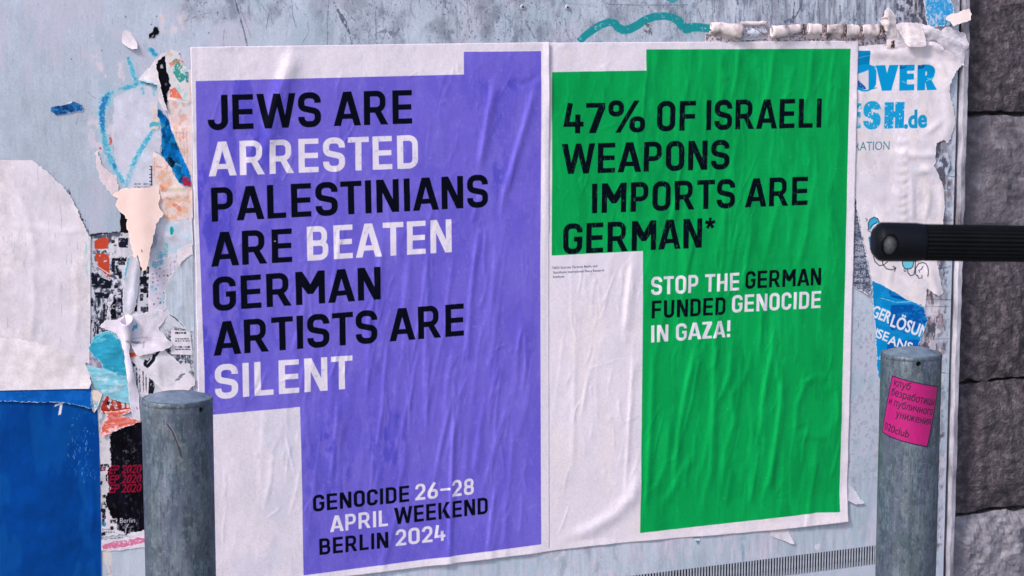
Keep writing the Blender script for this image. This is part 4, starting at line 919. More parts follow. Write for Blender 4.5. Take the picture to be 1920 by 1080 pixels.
torn('heart_sheet', 'faded grey-lilac sheet carrying the lower half of the blue drawn heart', 'torn poster',
     [(213, 184), (240, 170), (264, 162), (294, 158, .4), (297, 190), (294, 205), (302, 237), (302, 262), (300, 288), (286, 283, 0), (286, 352, 0), (236, 354), (222, 330), (214, 290), (212, 240)], -.6, (203, 204, 222), p_mid, jag=1.4, fringe=(210, 208, 224), fw=.5, seed=14, crinkle=.05)
torn('pink_tail', 'thin pinkish white strip of paper trailing up left from the bright hanging flap', 'paper scrap',
     [(178, 285), (184, 283), (187, 298), (192, 312), (203, 322), (217, 328), (222, 350), (220, 366), (210, 366), (199, 352), (189, 341), (184, 322), (180, 304)], 1.6, (230, 212, 220), seed=15)
torn('bright_flap', 'bright cream-pink paper flap hanging down to a point, beneath the blue heart', 'paper flap',
     [(210, 366), (222, 358), (235, 352), (260, 353), (285, 350), (297, 354), (299, 365), (295, 382), (299, 392), (304, 402), (296, 412), (289, 418), (288, 428), (284, 440), (277, 467), (273, 486), (269, 502), (261, 506), (257, 490), (254, 474), (246, 482), (242, 465), (240, 450), (237, 435), (234, 422), (237, 410), (230, 402), (222, 395), (215, 382), (220, 372)], 5, (243, 213, 206),
     lambda c: c.line([(260, 466), (262, 471)], 1.5, (60, 50, 60), .9), jag=1.2, fringe=(250, 232, 226), noise=.008, crinkle=.1,
     lift=lambda x, y: 15*np.clip((y-352)/150, 0, 1)+2*np.exp(-((x-262)/22)**2), seed=16)  # light caught by the leaning flap is put into its warm base colour
torn('black_gap_scrap', 'small black scraps showing on both sides of the bright hanging flap', 'paper scrap',
     [(225, 398), (236, 400), (260, 420), (286, 418), (293, 432), (290, 437), (270, 440), (240, 437), (226, 436)], 1.2, (22, 20, 26), None, jag=.8, fringe=(60, 56, 64), fw=.4, seed=17)
torn('hanging_strip', 'long pale folded paper strip with a cyan left edge below the bright flap', 'paper strip',
     [(238, 482), (246, 478), (256, 476), (262, 506), (260, 530), (256, 560), (250, 584), (240, 592), (230, 584), (230, 532), (233, 505)], 3, (204, 204, 220),
     lambda c: (c.line([(241, 484), (235, 508), (231, 525)], [4, 6, 3], (80, 178, 210), .85, wear=.2), c.line([(230, 528), (230, 582)], 2, (110, 180, 200), .7, wear=.3), c.tint((190, 192, 212), .5, 4, 40, .1)), jag=.9, lift=fold([(258, 478), (250, 530), (242, 590)], 2.6, 6, .5), seed=18)
torn('cyan_sheet', 'cyan blue torn sheet, wrinkled and paler in its lower half, above the orange scrap', 'torn poster',
     [(165, 650), (171, 640), (178, 630), (192, 622), (205, 619), (214, 624), (226, 640), (236, 680), (243, 756), (236, 755), (220, 752), (208, 747), (199, 742), (191, 737), (182, 729), (174, 722), (170, 709), (161, 686), (180, 688), (192, 692), (188, 678), (178, 672), (170, 661)], 6, (52, 162, 196),
     lambda c: (c.poly([(150, 684), (180, 684), (205, 694), (225, 706), (245, 700), (245, 765), (150, 765)], (136, 202, 222)), c.tint((200, 222, 232), .8, 14, 6, .35, region=(165, 690, 240, 755), octv=4), c.tint((120, 196, 214), .7, 20, 10, .1, region=(172, 617, 222, 645), octv=4), c.noise(.06, 18, 6), c.line([(173, 724), (190, 730)], 1.2, (60, 90, 110), .6)),
     jag=1.2, fringe=(180, 214, 226), crinkle=.5, lift=plus(bulge(205, 660, 28, 30, 3.0), fold([(176, 692), (200, 700), (232, 706)], 1.5, 4), fold([(180, 722), (205, 718), (236, 726)], 1.2, 3)), seed=19, rough=.4)
torn('mauve_scrap', 'small mauve scrap showing in the notch of the cyan sheet', 'paper scrap', [(168, 655), (180, 662), (196, 676), (196, 692), (168, 692, 0)], 1.4, (150, 140, 168), lambda c: c.tint((200, 194, 214), .8, 6, 5, .0), seed=20)
torn('wide_sheet', 'wide crumpled white sheet with a drooping right corner, left of the violet poster', 'torn poster',
     [(186, 612), (195, 601), (214, 600), (240, 590), (260, 588), (285, 582), (302, 580), (314, 590), (304, 605), (297, 616), (304, 622), (310, 632), (322, 645), (317, 651), (300, 657), (280, 662), (257, 667), (246, 650), (242, 620), (225, 628), (205, 621)], 5, (222, 214, 228),
     lambda c: (c.line([(248, 620), (252, 612), (256, 608), (255, 619)], [3, 6, 5, 3], (60, 170, 200), .9, wear=.2), c.line([(242, 640), (256, 642), (270, 641)], [4, 5, 2], (110, 120, 140), .8, wear=.15), c.line([(243, 636), (258, 633), (275, 632)], 2, (150, 160, 176), .5), c.line([(268, 640), (268, 652)], 1, (210, 60, 60), .7), c.tint((150, 196, 210), .5, 6, 4, .3, region=(240, 584, 300, 594))),
     jag=1.2, crinkle=.5, lift=plus(hang(625, 655, 4), fold([(258, 625), (285, 632), (322, 646)], 2.2, 6, .5), fold([(262, 588), (268, 606), (290, 618)], 1.2, 6)), seed=21)
torn('lilac_tail', 'long pale lilac tail of paper running down between the cyan sheet and white scraps', 'paper strip',
     [(214, 604), (224, 596), (236, 600), (244, 606), (243, 640), (240, 662), (247, 690), (254, 720), (260, 740), (262, 790), (248, 782), (243, 762), (240, 730), (236, 700), (230, 655), (222, 636), (215, 622)], 7.2, (214, 208, 228), lambda c: (c.tint((226, 220, 232), .5, 12, 30, 0), c.line([(255, 762), (257, 768)], 2, (210, 70, 110), .7)), jag=.7, lift=plus(fold([(240, 612), (236, 650), (246, 730)], 4.5, 7, .7), fold([(226, 612), (232, 640)], 1.2, 4)), seed=22)
# the open curl of paper above the tail
def curl_mesh():
    v = []; f = []; n = 30; m_ = 10; a = P3(222, 603); b = P3(245, 603); cx = (a.x+b.x)/2; wd = (b.x-a.x)/2
    for j in range(m_):
        t = j/(m_-1)
        for i in range(n):
            an = 2*math.pi*i/(n-1)*.97; r = wd*(1-.62*t)*(1-.10*i/n)
            z = a.z+.004+(.0065*math.cos(an-.35))*(1-t)-t*.034
            v.append((cx+math.sin(an)*r+t*.003, -.0105+math.cos(an)*r*.75*(1-.2*t)+.003*t, z+random.uniform(-.0004, .0004)*(1-t)))
    for j in range(m_-1):
        for i in range(n-1): q = j*n+i; f.append((q, q+n, q+n+1, q+1))
    return pydata('paper_curl', v, f)
curl_m = noise_mat('curl_paper', lin(206, 200, 220), lin(236, 226, 232), 40, .6, 0, 120, .0006)
pc = link('paper_curl', curl_mesh(), curl_m); sm = pc.modifiers.new('s', 'SOLIDIFY'); sm.thickness = .0004
tag(pc, 'small open curl of white paper standing off the wall above the cyan sheet', 'paper curl')
torn('stripe_label', 'small white label with three short rows of black print beside the violet poster', 'label',
     [(320, 618, .3), (356, 622, .3), (358, 640, .3), (361, 665, .2), (320, 664, .2)], 3.4, (224, 218, 230), lambda c: (scribble(c, 328, 621, 351, 627, 1, (24, 26, 40), .95, .12, 2), scribble(c, 328, 633, 355, 641, 2, (24, 26, 40), .95, .15, 3), scribble(c, 328, 648, 357, 657, 2, (24, 26, 40), .95, .15, 4)), jag=.8, seed=23)
def p_u(c):
    c.line([(274, 675), (271, 682), (276, 687), (287, 674), (289, 664)], [6, 6, 6, 6, 6], (22, 24, 36)); c.line([(281, 672), (274, 682)], 2.5, (222, 216, 230)); c.line([(291, 667), (297, 658)], [4, 5], (24, 26, 38), wear=.1); c.line([(270, 686), (281, 672)], 2, (22, 24, 36), .9)
    for d in (0, 4, 7): c.line([(328+d, 714-d*.3), (336+d, 705-d*.3), (341+d*.8, 700)], 1.6, (70, 74, 96), .9, wear=.25)
    c.tint((238, 214, 220), .5, 14, 12, .0, region=(300, 715, 366, 736))
torn('tilted_sheet', 'tilted white sheet with a black U-shaped mark, just above the left bollard', 'torn poster',
     [(246, 676), (254, 668), (280, 662), (307, 655), (320, 666), (340, 684), (355, 700), (365, 712), (364, 722), (347, 733), (305, 735), (300, 728), (285, 712), (272, 700), (258, 688)], 4.4, (222, 216, 228), p_u, jag=.9, lift=plus(hang(700, 735, 3), fold([(292, 670), (294, 700), (300, 730)], 1.2, 5)), seed=24)
torn('orange_chip', 'tiny orange-red chip between the lilac tail and the tilted sheet', 'paper scrap', [(240, 660), (256, 661), (254, 667), (243, 672)], 5.6, (208, 76, 54), None, jag=.6, fw=.4, seed=25)
torn('grey_curl_back', 'small shaded grey bent scrap tucked right of the bright hanging flap', 'paper scrap', [(289, 433), (296, 441), (296, 452), (290, 463), (279, 468), (281, 452)], 3.2, (150, 156, 174), lambda c: c.tint((186, 190, 206), .7, 6, 10, .0), jag=.8, fw=.4, lift=bulge(288, 450, 8, 14, 3), seed=80)  # grey base colour holds the shading of the curved piece
torn('cream_wedge', 'cream wedge-shaped scrap against the left margin of the violet poster, above the grey patch', 'paper scrap', [(332, 469), (345, 463), (359, 457, 0), (361, 477), (350, 482), (340, 490), (334, 500)], 3.0, (226, 214, 222), lambda c: c.tint((196, 200, 216), .5, 8, 5, .2), jag=.9, fw=.8, lift=hang(465, 498, 2), seed=81)
torn('beige_sliver', 'beige sliver with green and cyan smears inside the top right of the blue heart', 'paper scrap', [(284, 200), (291, 196), (296, 203), (297, 222), (299, 236), (296, 244), (284, 242), (279, 234), (286, 224)], 2.0, (224, 210, 206), lambda c: (c.line([(283, 214), (284, 224)], 3, (150, 170, 160), .7, wear=.2), c.line([(278, 236), (288, 232), (300, 234)], 8, (60, 172, 198), .85, wear=.3)), jag=1.1, fw=.5, seed=82)
torn('torn_corner', 'pale torn corner with a thin black edge, upper left of the striped label', 'paper scrap', [(309, 588), (322, 590), (336, 600), (352, 618), (340, 616), (326, 612), (318, 606), (306, 600)], 2.6, (204, 206, 220), lambda c: c.line([(318, 590), (328, 596), (344, 612)], 1.4, (30, 34, 50), .85, rough=.7), jag=1.0, fw=.5, seed=83)
torn('small_white_tag', 'small white torn tag among the dark specks, right above the left bollard', 'paper scrap', [(340, 680), (356, 682), (358, 694), (350, 698), (342, 690)], 3.0, (222, 216, 228), None, jag=.8, fw=.4, seed=84)
torn('pale_tatter', 'ragged pale tatter between the black blocks and the cyan sheet', 'paper scrap', [(203, 560), (208, 548), (213, 553), (209, 570), (206, 584), (208, 600), (214, 607), (206, 616), (196, 612), (199, 596), (202, 580)], 1.6, (214, 208, 222), lambda c: c.tint((120, 126, 144), .6, 4, 6, .4), jag=1.6, fw=.6, seed=85)
torn('grey_tatter', 'torn grey-white tatter with dark edge below the orange-red blocks', 'paper scrap', [(171, 498), (181, 490), (186, 505), (196, 514), (208, 520), (206, 527), (190, 520), (180, 512), (173, 508)], 1.8, (196, 196, 210), lambda c: c.tint((60, 66, 84), .7, 4, 4, .4), jag=1.4, fw=.6, seed=86)
# --- around the orange scrap and black bill
def p_ab(c):
    for x0 in (0,): 
        c.poly([(200, 762), (205, 744), (214, 744), (222, 766), (216, 767), (212, 760), (207, 760), (205, 768)], (222, 214, 224), wear=.08); c.poly([(208, 752), (211, 752), (212, 757), (207, 757)], (170, 58, 46)); c.poly([(226, 748), (232, 748), (234, 764), (228, 766)], (222, 214, 224)); c.poly([(236, 752), (242, 750), (243, 764), (237, 765)], (222, 214, 224))
        c.line([(199, 754), (205, 757)], 7, (20, 22, 34), .9, wear=.1)
    c.noise(.08, 30, 3); c.tint((130, 40, 36), .5, 20, 4, .2)
torn('red_strip', 'dark red torn strip with pale letter fragments right under the cyan sheet', 'paper scrap',
     [(186, 770), (192, 752), (200, 738), (220, 744), (246, 750), (247, 770), (230, 772), (210, 772), (196, 776)], 1.5, (176, 58, 46), p_ab, jag=1.0, seed=26)
torn('orange_scrap', 'orange-pink torn scrap with a white torn rim, left of the left bollard', 'paper scrap',
     [(188, 807), (191, 794), (196, 790), (200, 783), (197, 775), (194, 771), (210, 771), (226, 769), (243, 766), (245, 771), (230, 777), (226, 781), (240, 782), (262, 785), (268, 788), (250, 796), (224, 803), (205, 813), (191, 819)], 3, (222, 104, 88),
     lambda c: (c.tint((236, 150, 150), .7, 14, 6, .1, octv=4), c.tint((246, 206, 206), .9, 8, 5, .15, region=(186, 790, 225, 822)), c.noise(.05, 5, 5)), jag=1.2, fringe=(240, 210, 214), fw=2.2, lift=plus(hang(785, 820, 3), fold([(195, 772), (220, 775), (250, 772)], 1, 3)), seed=27)
torn('beige_chip', 'small cream scrap with blue print between the blue flap and the red strip', 'paper scrap',
     [(171, 732), (184, 732), (191, 740), (187, 752), (181, 765), (176, 773), (172, 768), (170, 750)], 5.0, (226, 212, 204), lambda c: (c.poly([(171, 751), (183, 751), (182, 764), (171, 763)], (120, 176, 200), wear=.15), c.tint((240, 236, 240), .8, 3, 3, .1, region=(170, 750, 184, 766))), jag=.8, lift=hang(740, 770, 2), seed=28)
def p_bb(c):
    c.tint((150, 156, 172), .8, 8, 14, .1, region=(183, 770, 200, 830)); blocks(c, 185, 870, 203, 1000, 6.4, .42, (20, 22, 34), 31); c.tint((206, 196, 190), .7, 8, 14, .1, region=(186, 915, 205, 950)); c.line([(186, 876), (196, 880)], 6, (224, 110, 140), .7, wear=.2)
    c.line([(187, 980), (198, 984)], 8, (30, 130, 180), .85, wear=.2); c.tint((226, 220, 230), .9, 12, 10, 0, region=(186, 984, 230, 1002)); blocks(c, 200, 968, 225, 996, 6.4, .4, (20, 22, 34), 33); scribble(c, 190, 990, 215, 1000, 2, (60, 62, 80), .7, .3, 8)
torn('pale_underlayer', 'pale strip of old print with black blocks between the blue bill and the black bill', 'torn poster',
     [(183, 768, 0), (205, 775), (230, 800), (240, 900), (300, 960), (330, 995), (330, 1004), (264, 1000), (240, 1001), (190, 1006, 0), (187, 900, 0)], .6, (214, 208, 218), p_bb, seed=29)
def p_black(c):
    c.noise(.35, 10, 24, octv=5); c.tint((110, 112, 124), .7, 3, 5, .75, region=(222, 830, 262, 880), soft=.3); c.tint((130, 132, 144), .8, 3, 4, .3, region=(218, 978, 262, 1004), soft=.3); c.tint((60, 60, 72), .7, 4, 10, .8, soft=.4)
    for i, y in enumerate((886.5, 904.5, 922)):
        wfnt(c, 'SEP 2020', (195, y+2.2), (264.5, y-.2), y-13.2, (150, 16, 52), shear=.22, bold=.035, wear=.16, ws=4)
    wfnt(c, '9 Berlin', (214, 980.5), (252.5, 979.5), 971.5, (228, 226, 236), bold=.004)
    c.line([(218, 984), (222, 998), (228, 1003)], 1.3, (210, 206, 216), .9); c.line([(241, 982), (236, 990), (235, 1002)], 1.5, (210, 206, 216), .9)
torn('black_bill', 'black bill with three rows of crimson italic figures, left of the left bollard', 'torn poster',
     [(208, 812), (220, 803), (239, 797), (264, 786), (300, 775, 0), (376, 772, 0), (380, 990, 0), (300, 1000), (264, 998), (250, 1001), (236, 1004), (223, 995), (217, 975), (204, 963), (200, 950), (197, 941), (200, 926), (204, 912), (201, 900), (200, 882), (207, 872), (208, 858), (204, 844), (206, 828)], 1.8, (12, 11, 20), p_black, jag=1.8, fringe=(226, 220, 230), fw=1.3, seed=30, rough=.45)
torn('white_rag', 'small white frayed strip at the foot of the black bill beside the left bollard', 'paper scrap', [(238, 1003), (248, 998), (262, 996), (290, 992), (290, 1006), (264, 1008), (252, 1011), (244, 1006)], 3, (220, 216, 230), None, jag=2.2, seed=31)
torn('pink_band', 'white strip with a smeared pink band below the black bill', 'paper strip', [(188, 1012, 0), (225, 1006), (264, 1003), (340, 998, 0), (340, 1022), (264, 1026), (225, 1032), (190, 1032, 0)], 2.2, (218, 212, 226), lambda c: (c.line([(192, 1026), (215, 1021), (240, 1018), (264, 1012), (320, 1006)], [8, 13, 11, 12, 10], (216, 84, 132), .75, wear=.2, rough=.2), c.line([(188, 1012), (230, 1007), (264, 1004)], 1.6, (40, 40, 52), .9, rough=.7)), jag=1.0, seed=32)
# --- small chips on the bare wall
torn('white_chip', 'small curled white paper chip alone on the bare grey wall, far upper left', 'paper scrap', [(232, 58), (238, 56), (246, 62), (252, 72), (257, 84), (256, 91), (245, 92), (236, 86), (228, 80), (229, 68)], 1, (224, 214, 224), None, jag=.6, fw=.6, lift=hang(68, 92, 5), seed=33)
torn('black_chip', 'small black ragged chip of paper high on the wall, left of the violet poster', 'paper scrap', [(289, 49), (296, 50), (297, 63), (291, 67), (286, 71), (279, 73), (280, 63), (286, 60), (287, 54)], 1, (14, 14, 20), lambda c: c.line([(290, 63), (284, 70)], 2, (200, 198, 208), .8, wear=.3), jag=1.2, fringe=(60, 60, 70), fw=.4, seed=34)
torn('blue_scrap', 'dark blue torn scrap with a white top edge at the left picture edge', 'paper scrap', [(96, 200), (108, 197), (119, 196), (136, 190), (150, 196), (157, 203), (153, 209), (140, 210), (128, 212), (119, 214), (104, 215), (94, 208)], 1.2, (22, 82, 146), lambda c: (c.tint((60, 130, 190), .8, 6, 6, .1), c.poly([(60, 180), (119, 188), (136, 189), (134, 193), (119, 197), (60, 200)], (226, 218, 226)), c.tint((14, 40, 84), .7, 8, 6, .1, region=(100, 196, 140, 215))), jag=1.2, fw=.7, seed=35)
torn('teal_chip', 'tiny teal and white scrap under the lower edge of the green poster', 'paper scrap', [(1293, 1001), (1314, 998), (1312, 1011), (1309, 1022), (1303, 1013), (1296, 1006)], .5, (80, 132, 152), lambda c: c.poly([(1298, 1010), (1314, 1009), (1313, 1014), (1301, 1013)], (220, 220, 232)), jag=.5, fw=.3, seed=36)
torn('white_wedge', 'white wedge of paper sticking out beneath the green poster, above the slots', 'paper scrap', [(1446, 985), (1460, 983), (1471, 982), (1480, 1000), (1488, 1020), (1475, 1016), (1458, 1010), (1444, 1003)], 1, (214, 210, 224), None, jag=.7, fw=.5, lift=plus(hang(1000, 1022, 3)), seed=37)
torn('pale_chip', 'tiny pale flake on the bare wall just above the row of slots', 'paper scrap', [(1529, 1021), (1538, 1019), (1537, 1030), (1533, 1034), (1528, 1028)], .3, (206, 204, 220), None, jag=.8, fw=.3, seed=38)
torn('side_flap', 'pale torn flap at the lower right corner of the green poster', 'paper flap', [(1586, 905), (1596, 912), (1606, 924), (1612, 936), (1619, 942), (1611, 945), (1604, 945), (1595, 941), (1580, 937)], .6, (206, 204, 222), None, jag=.9, fw=.5, lift=hang(915, 945, 3.5), seed=39)

# ================================================================== right hand papers
WB = (5, 150, 212)
def p_over(c):
    c.tint((216, 210, 224), .5, 60, 80, .0); c.noise(.01, 30, 60); c.tint((234, 222, 222), .5, 20, 90, .3)
    c.poly([(1590, 95), (1630, 95), (1630, 131), (1618, 134), (1606, 139), (1590, 142)], (2, 130, 188)); c.line([(1606, 110), (1618, 106), (1629, 104)], 1, (150, 205, 230), .8, wear=.2); c.line([(1606, 125), (1613, 123)], .8, (150, 205, 230), .8)
    din(c, 'O', (1601, 171), (1642, 170), 121.5, WB, face=GLH); din(c, 'V', (1640.5, 170.5), (1683, 169.5), 122.5, WB, face=GLH); din(c, 'E', (1685.5, 170), (1713.5, 169), 122, WB, face=GLH); din(c, 'R', (1719, 169.5), (1753.5, 168.5), 122, WB, face=GLH)
    c.poly([(1590, 141), (1606, 139), (1618, 135), (1628, 131), (1628, 168), (1619, 169), (1612, 160), (1606, 150), (1590, 150)], (222, 214, 224)); c.line([(1607, 152), (1613, 160), (1618, 163), (1622, 167)], [5, 8, 6, 4], (20, 80, 160), .9, wear=.25)
    for x0 in (1686, 1720): c.poly([(x0, 122), (x0+14, 122), (x0+10, 128), (x0+1, 130)], (14, 76, 140), .8, wear=.2)
    for a, b in (((1736, 152), (1752, 144)), ((1738, 146), (1746, 150)), ((1690, 152), (1705, 158))): c.line([a, b], 1.4, (150, 215, 235), .9, wear=.1)
    din(c, 'E', (1586, 241), (1613, 240.5), 194, (36, 168, 212), face=GLH, wear=.34, ws=6); din(c, 'S', (1617.5, 242), (1650, 241), 191, (30, 162, 212), face=GLH, wear=.2, ws=6); din(c, 'H', (1657, 241), (1694, 240), 192, (20, 156, 214), face=GLH, wear=.03)
    c.line([(1606, 218), (1606, 236)], 8, (222, 216, 226), .7, wear=.2); wfnt(c, '.de', (1696, 239.5), (1736, 237.5), 208, (24, 150, 202), bold=.06)
    wfnt(c, 'ORATION', (1586, 283), (1667, 280.5), 267, (54, 128, 150), wear=.06, ws=3); c.poly([(1590, 262), (1612, 264), (1606, 272), (1590, 276)], (222, 214, 226), .9)
    # imprint of raised letters pasted over
    c.tint((200, 200, 216), .6, 10, 14, .2, region=(1676, 290, 1770, 420), octv=4)
    # the small drawing: a capped worker, hoses, a bag and an arrow
    K = (16, 20, 34); BL_ = (60, 170, 214)
    c.poly([(1628, 430), (1627, 418), (1631, 411), (1638, 407), (1645, 410), (1648, 418), (1644, 418), (1636, 423), (1631, 432)], BL_); c.line([(1628, 430), (1627, 418), (1631, 411), (1638, 407), (1645, 410), (1648, 417)], 1.5, K); c.line([(1631, 427), (1636, 421), (1644, 417)], 1.3, K); c.line([(1629, 428), (1626, 431), (1628, 433), (1631, 434), (1633, 438), (1640, 440)], 1.3, K)
    c.poly([(1627, 446), (1631, 443), (1637, 450), (1640, 463), (1631, 465)], BL_); c.line([(1629, 445), (1634, 451), (1636, 460)], 1.3, K); c.line([(1622, 409), (1626, 412), (1623, 415)], 1.2, K)
    c.poly([(1630, 464), (1640, 463), (1645, 478), (1640, 480), (1634, 474)], K)
    c.line([(1637, 480), (1640, 490), (1648, 498), (1656, 497), (1664, 490)], 1.5, K); c.line([(1653, 482), (1655, 496), (1662, 504), (1672, 506), (1679, 502)], 1.5, K); c.line([(1673, 499), (1679, 502), (1676, 509)], 1.5, K)
    c.poly([(1691, 488), (1713, 488), (1711, 500), (1706, 504), (1696, 504), (1692, 498)], (110, 200, 224)); c.line([(1691, 488), (1692, 498), (1696, 504), (1706, 504), (1711, 500), (1713, 488)], 1.5, K); c.line([(1694, 504), (1695, 509), (1698, 509), (1698, 504)], 1.2, K)
    c.line([(1701, 504), (1702, 512), (1707, 517), (1713, 515), (1715, 505), (1716, 488)], 1.5, K); c.line([(1738, 518), (1739, 502), (1736, 495), (1730, 492), (1722, 494), (1716, 503), (1716, 514), (1720, 518)], 1.5, K); c.line([(1730, 499), (1727, 505), (1722, 507), (1724, 511)], 1.5, K); c.line([(1720, 516), (1722, 522), (1726, 521)], 1.3, K); c.line([(1728, 516), (1728, 522)], 1.3, K)
def l_over(px, py):
    h = ridge(px, py, [(1600, 100), (1660, 98), (1720, 108), (1760, 130), (1790, 150)], 2.2, 7)+ridge(px, py, [(1690, 90), (1740, 84), (1770, 96), (1800, 118)], 3.5, 6, .6)+ridge(px, py, [(1740, 100), (1760, 125), (1770, 150), (1788, 170)], 2.2, 6)
    h += ridge(px, py, [(1676, 286), (1700, 291), (1730, 292), (1760, 290)], 1.6, 4)+ridge(px, py, [(1710, 322), (1740, 318), (1762, 345), (1768, 400)], 2.4, 5)+ridge(px, py, [(1708, 330), (1710, 420)], 1.5, 3)+ridge(px, py, [(1738, 345), (1740, 380), (1732, 415)], 1.4, 4)
    for y in (262, 280, 300, 318, 335, 350, 362, 378, 392, 408): h += ridge(px, py, [(1680, y), (1690, y+5), (1702, y)], 1.2, 2.5)
    h += ridge(px, py, [(1770, 170), (1778, 230), (1768, 270)], 1.8, 7)+ridge(px, py, [(1735, 250), (1750, 240), (1765, 225)], 1.2, 4)+ridge(px, py, [(1735, 500), (1750, 530), (1760, 560)], 2.2, 5)+ridge(px, py, [(1668, 500), (1666, 540), (1690, 560)], .8, 4)
    h = h*1.5+5*np.exp(-(((px-1785)/18)**2+((py-150)/26)**2))
    return h
torn('white_advert', 'white advert with bright blue heavy lettering right of the green poster', 'torn poster',
     [(1596, 88, 0), (1640, 84), (1680, 80), (1720, 74), (1750, 78), (1775, 96), (1800, 118), (1799, 126), (1791, 132), (1783, 145), (1776, 158), (1777, 170), (1781, 185), (1787, 202), (1790, 220), (1789, 238), (1782, 254), (1776, 268), (1768, 262), (1755, 268), (1753, 290), (1750, 312), (1757, 324), (1764, 342), (1768, 362), (1769, 395), (1766, 425), (1764, 470), (1756, 492), (1762, 520), (1768, 548), (1760, 556), (1748, 548), (1738, 540), (1736, 560), (1734, 575), (1703, 562), (1670, 544), (1634, 525), (1630, 500), (1624, 470), (1614, 430), (1606, 380), (1599, 345, 0)], 2, (226, 217, 228), p_over, jag=1.5, lift=l_over, seed=40, crinkle=.3, res=1500, step=4.5)
def p_news(c):
    c.tint((66, 72, 96), .85, 8, 4, -.25, octv=5, soft=.4); c.tint((170, 174, 190), .6, 10, 4, .3, octv=4)
    for k, (t, y) in enumerate((('LO: DIEB', 458), ('DURCH', 470), ('BLATHEOR', 480), ('AUSGABE', 491), ('HALLEY LE', 503), ('VERLIV: JA', 516), ('SUMM: SSIG', 529), ('DETUE', 541))):
        wfnt(c, t, (1594, y), (1594+min(40, len(t)*4.6), y-1.5), y-6.8, (212, 212, 224), bold=.01, wear=.22, ws=3)
torn('newsprint_scrap', 'grey scrap of dense small newsprint squeezed between green poster and white advert', 'torn poster',
     [(1597, 340, 0), (1602, 352), (1607, 385), (1613, 430), (1623, 470), (1633, 520), (1634, 540), (1630, 548), (1624, 553), (1612, 545), (1603, 540), (1592, 532), (1588, 528, 0), (1592, 440, 0)], .8, (108, 114, 138), p_news, jag=1.2, lift=plus(hang(535, 553, 4), fold([(1608, 520), (1622, 530), (1632, 545)], 1.5, 4)), seed=41)
def p_los(c):
    c.poly([(1666, 545), (1702, 563), (1690, 562), (1668, 556)], (4, 74, 158), .9); c.poly([(1670, 572), (1690, 571), (1712, 570), (1735, 580), (1740, 600), (1728, 612), (1700, 625), (1672, 620), (1665, 610)], (6, 78, 164), .85, wear=.05); c.poly([(1662, 640), (1720, 636), (1730, 660), (1662, 665)], (6, 84, 168), .8); c.tint((40, 150, 210), .5, 30, 10, .3)
    c.line([(1648, 558), (1660, 561), (1680, 567), (1706, 565)], 1.4, (170, 215, 236), .8, wear=.2)
    wfnt(c, 'GER', (1632, 592), (1665, 606), 571, (228, 228, 240), bold=.04); wfnt(c, 'LÖSUN', (1668, 611), (1735, 634.5), 589, (228, 228, 240), bold=.04); wfnt(c, 'SE', (1642, 632), (1662, 640), 616, (228, 228, 240), bold=.04); wfnt(c, 'U', (1630, 628), (1641, 632), 612, (228, 228, 240), bold=.04)
    wfnt(c, 'ANS', (1663, 644), (1706, 659), 628, (228, 228, 240), bold=.04); wfnt(c, 'a', (1646, 673), (1652, 675), 663, (200, 226, 240), bold=.02)
torn('blue_advert', 'blue torn advert with slanted white lettering behind the right bollard', 'torn poster',
     [(1634, 525, .3), (1668, 541, .5), (1702, 562, .5), (1732, 575), (1735, 588), (1739, 600), (1736, 611), (1732, 620), (1726, 634), (1721, 650), (1722, 690), (1714, 730), (1668, 735), (1654, 725), (1649, 715), (1644, 695), (1642, 660), (1641, 625), (1637, 580)], 3, (8, 138, 206), p_los, jag=1.0, fringe=(226, 226, 236), fw=1.1, seed=42, rough=.45, lift=plus(fold([(1640, 570), (1680, 568), (1720, 575)], .8, 3), fold([(1650, 645), (1700, 648), (1730, 645)], .7, 3)))
torn('blue_remnant', 'bright blue rubbed remnant at the top right with white showing through', 'torn poster',
     [(1727, -20, 0), (1733, 10), (1738, 46), (1745, 52), (1780, 46), (1788, 20), (1780, -20, 0)], 1, (44, 150, 214), lambda c: (c.tint((190, 206, 228), .8, 7, 12, .15, octv=5), c.tint((206, 204, 222), .95, 6, 20, .0, region=(1742, 22, 1762, 56), octv=3), c.tint((130, 176, 216), .7, 4, 4, .3)), jag=1.5, seed=43)
torn('blank_collar', 'wrinkled blank white sheet along the top right, above the blue lettering', 'torn poster',
     [(1676, 46), (1700, 42), (1722, 44), (1745, 50), (1762, 58), (1770, 50), (1790, 56), (1808, 64), (1813, 84), (1809, 104), (1812, 124), (1800, 122), (1780, 100), (1760, 84), (1730, 78), (1700, 88), (1672, 92), (1668, 70)], 3.5, (216, 208, 220),
     lambda c: (c.tint((196, 192, 208), .6, 16, 14, .0, octv=4), c.line([(1730, 76), (1748, 76), (1760, 82)], 1.5, (110, 96, 104), .5, wear=.3), c.noise(.05, 10, 5)), jag=1.2, crinkle=1.6,
     lift=plus(fold([(1700, 60), (1740, 62), (1790, 80), (1830, 95)], 4, 9, .5), fold([(1726, 78), (1745, 72), (1765, 82), (1800, 110)], 3, 5, .6), bulge(1740, 60, 22, 10, 3)), seed=44, step=4)
torn('corner_flap', 'pale pink paper flap folding out from the upper right edge of the wall', 'paper flap',
     [(1765, 36), (1775, 27), (1790, 24), (1800, 19), (1812, 16), (1816, 26), (1811, 38), (1800, 41), (1786, 45), (1777, 49), (1774, 41)], 6, (232, 214, 214), None, jag=.8, noise=.015, lift=lambda x, y: 6+8*np.clip((y-20)/28, 0, 1), seed=45)

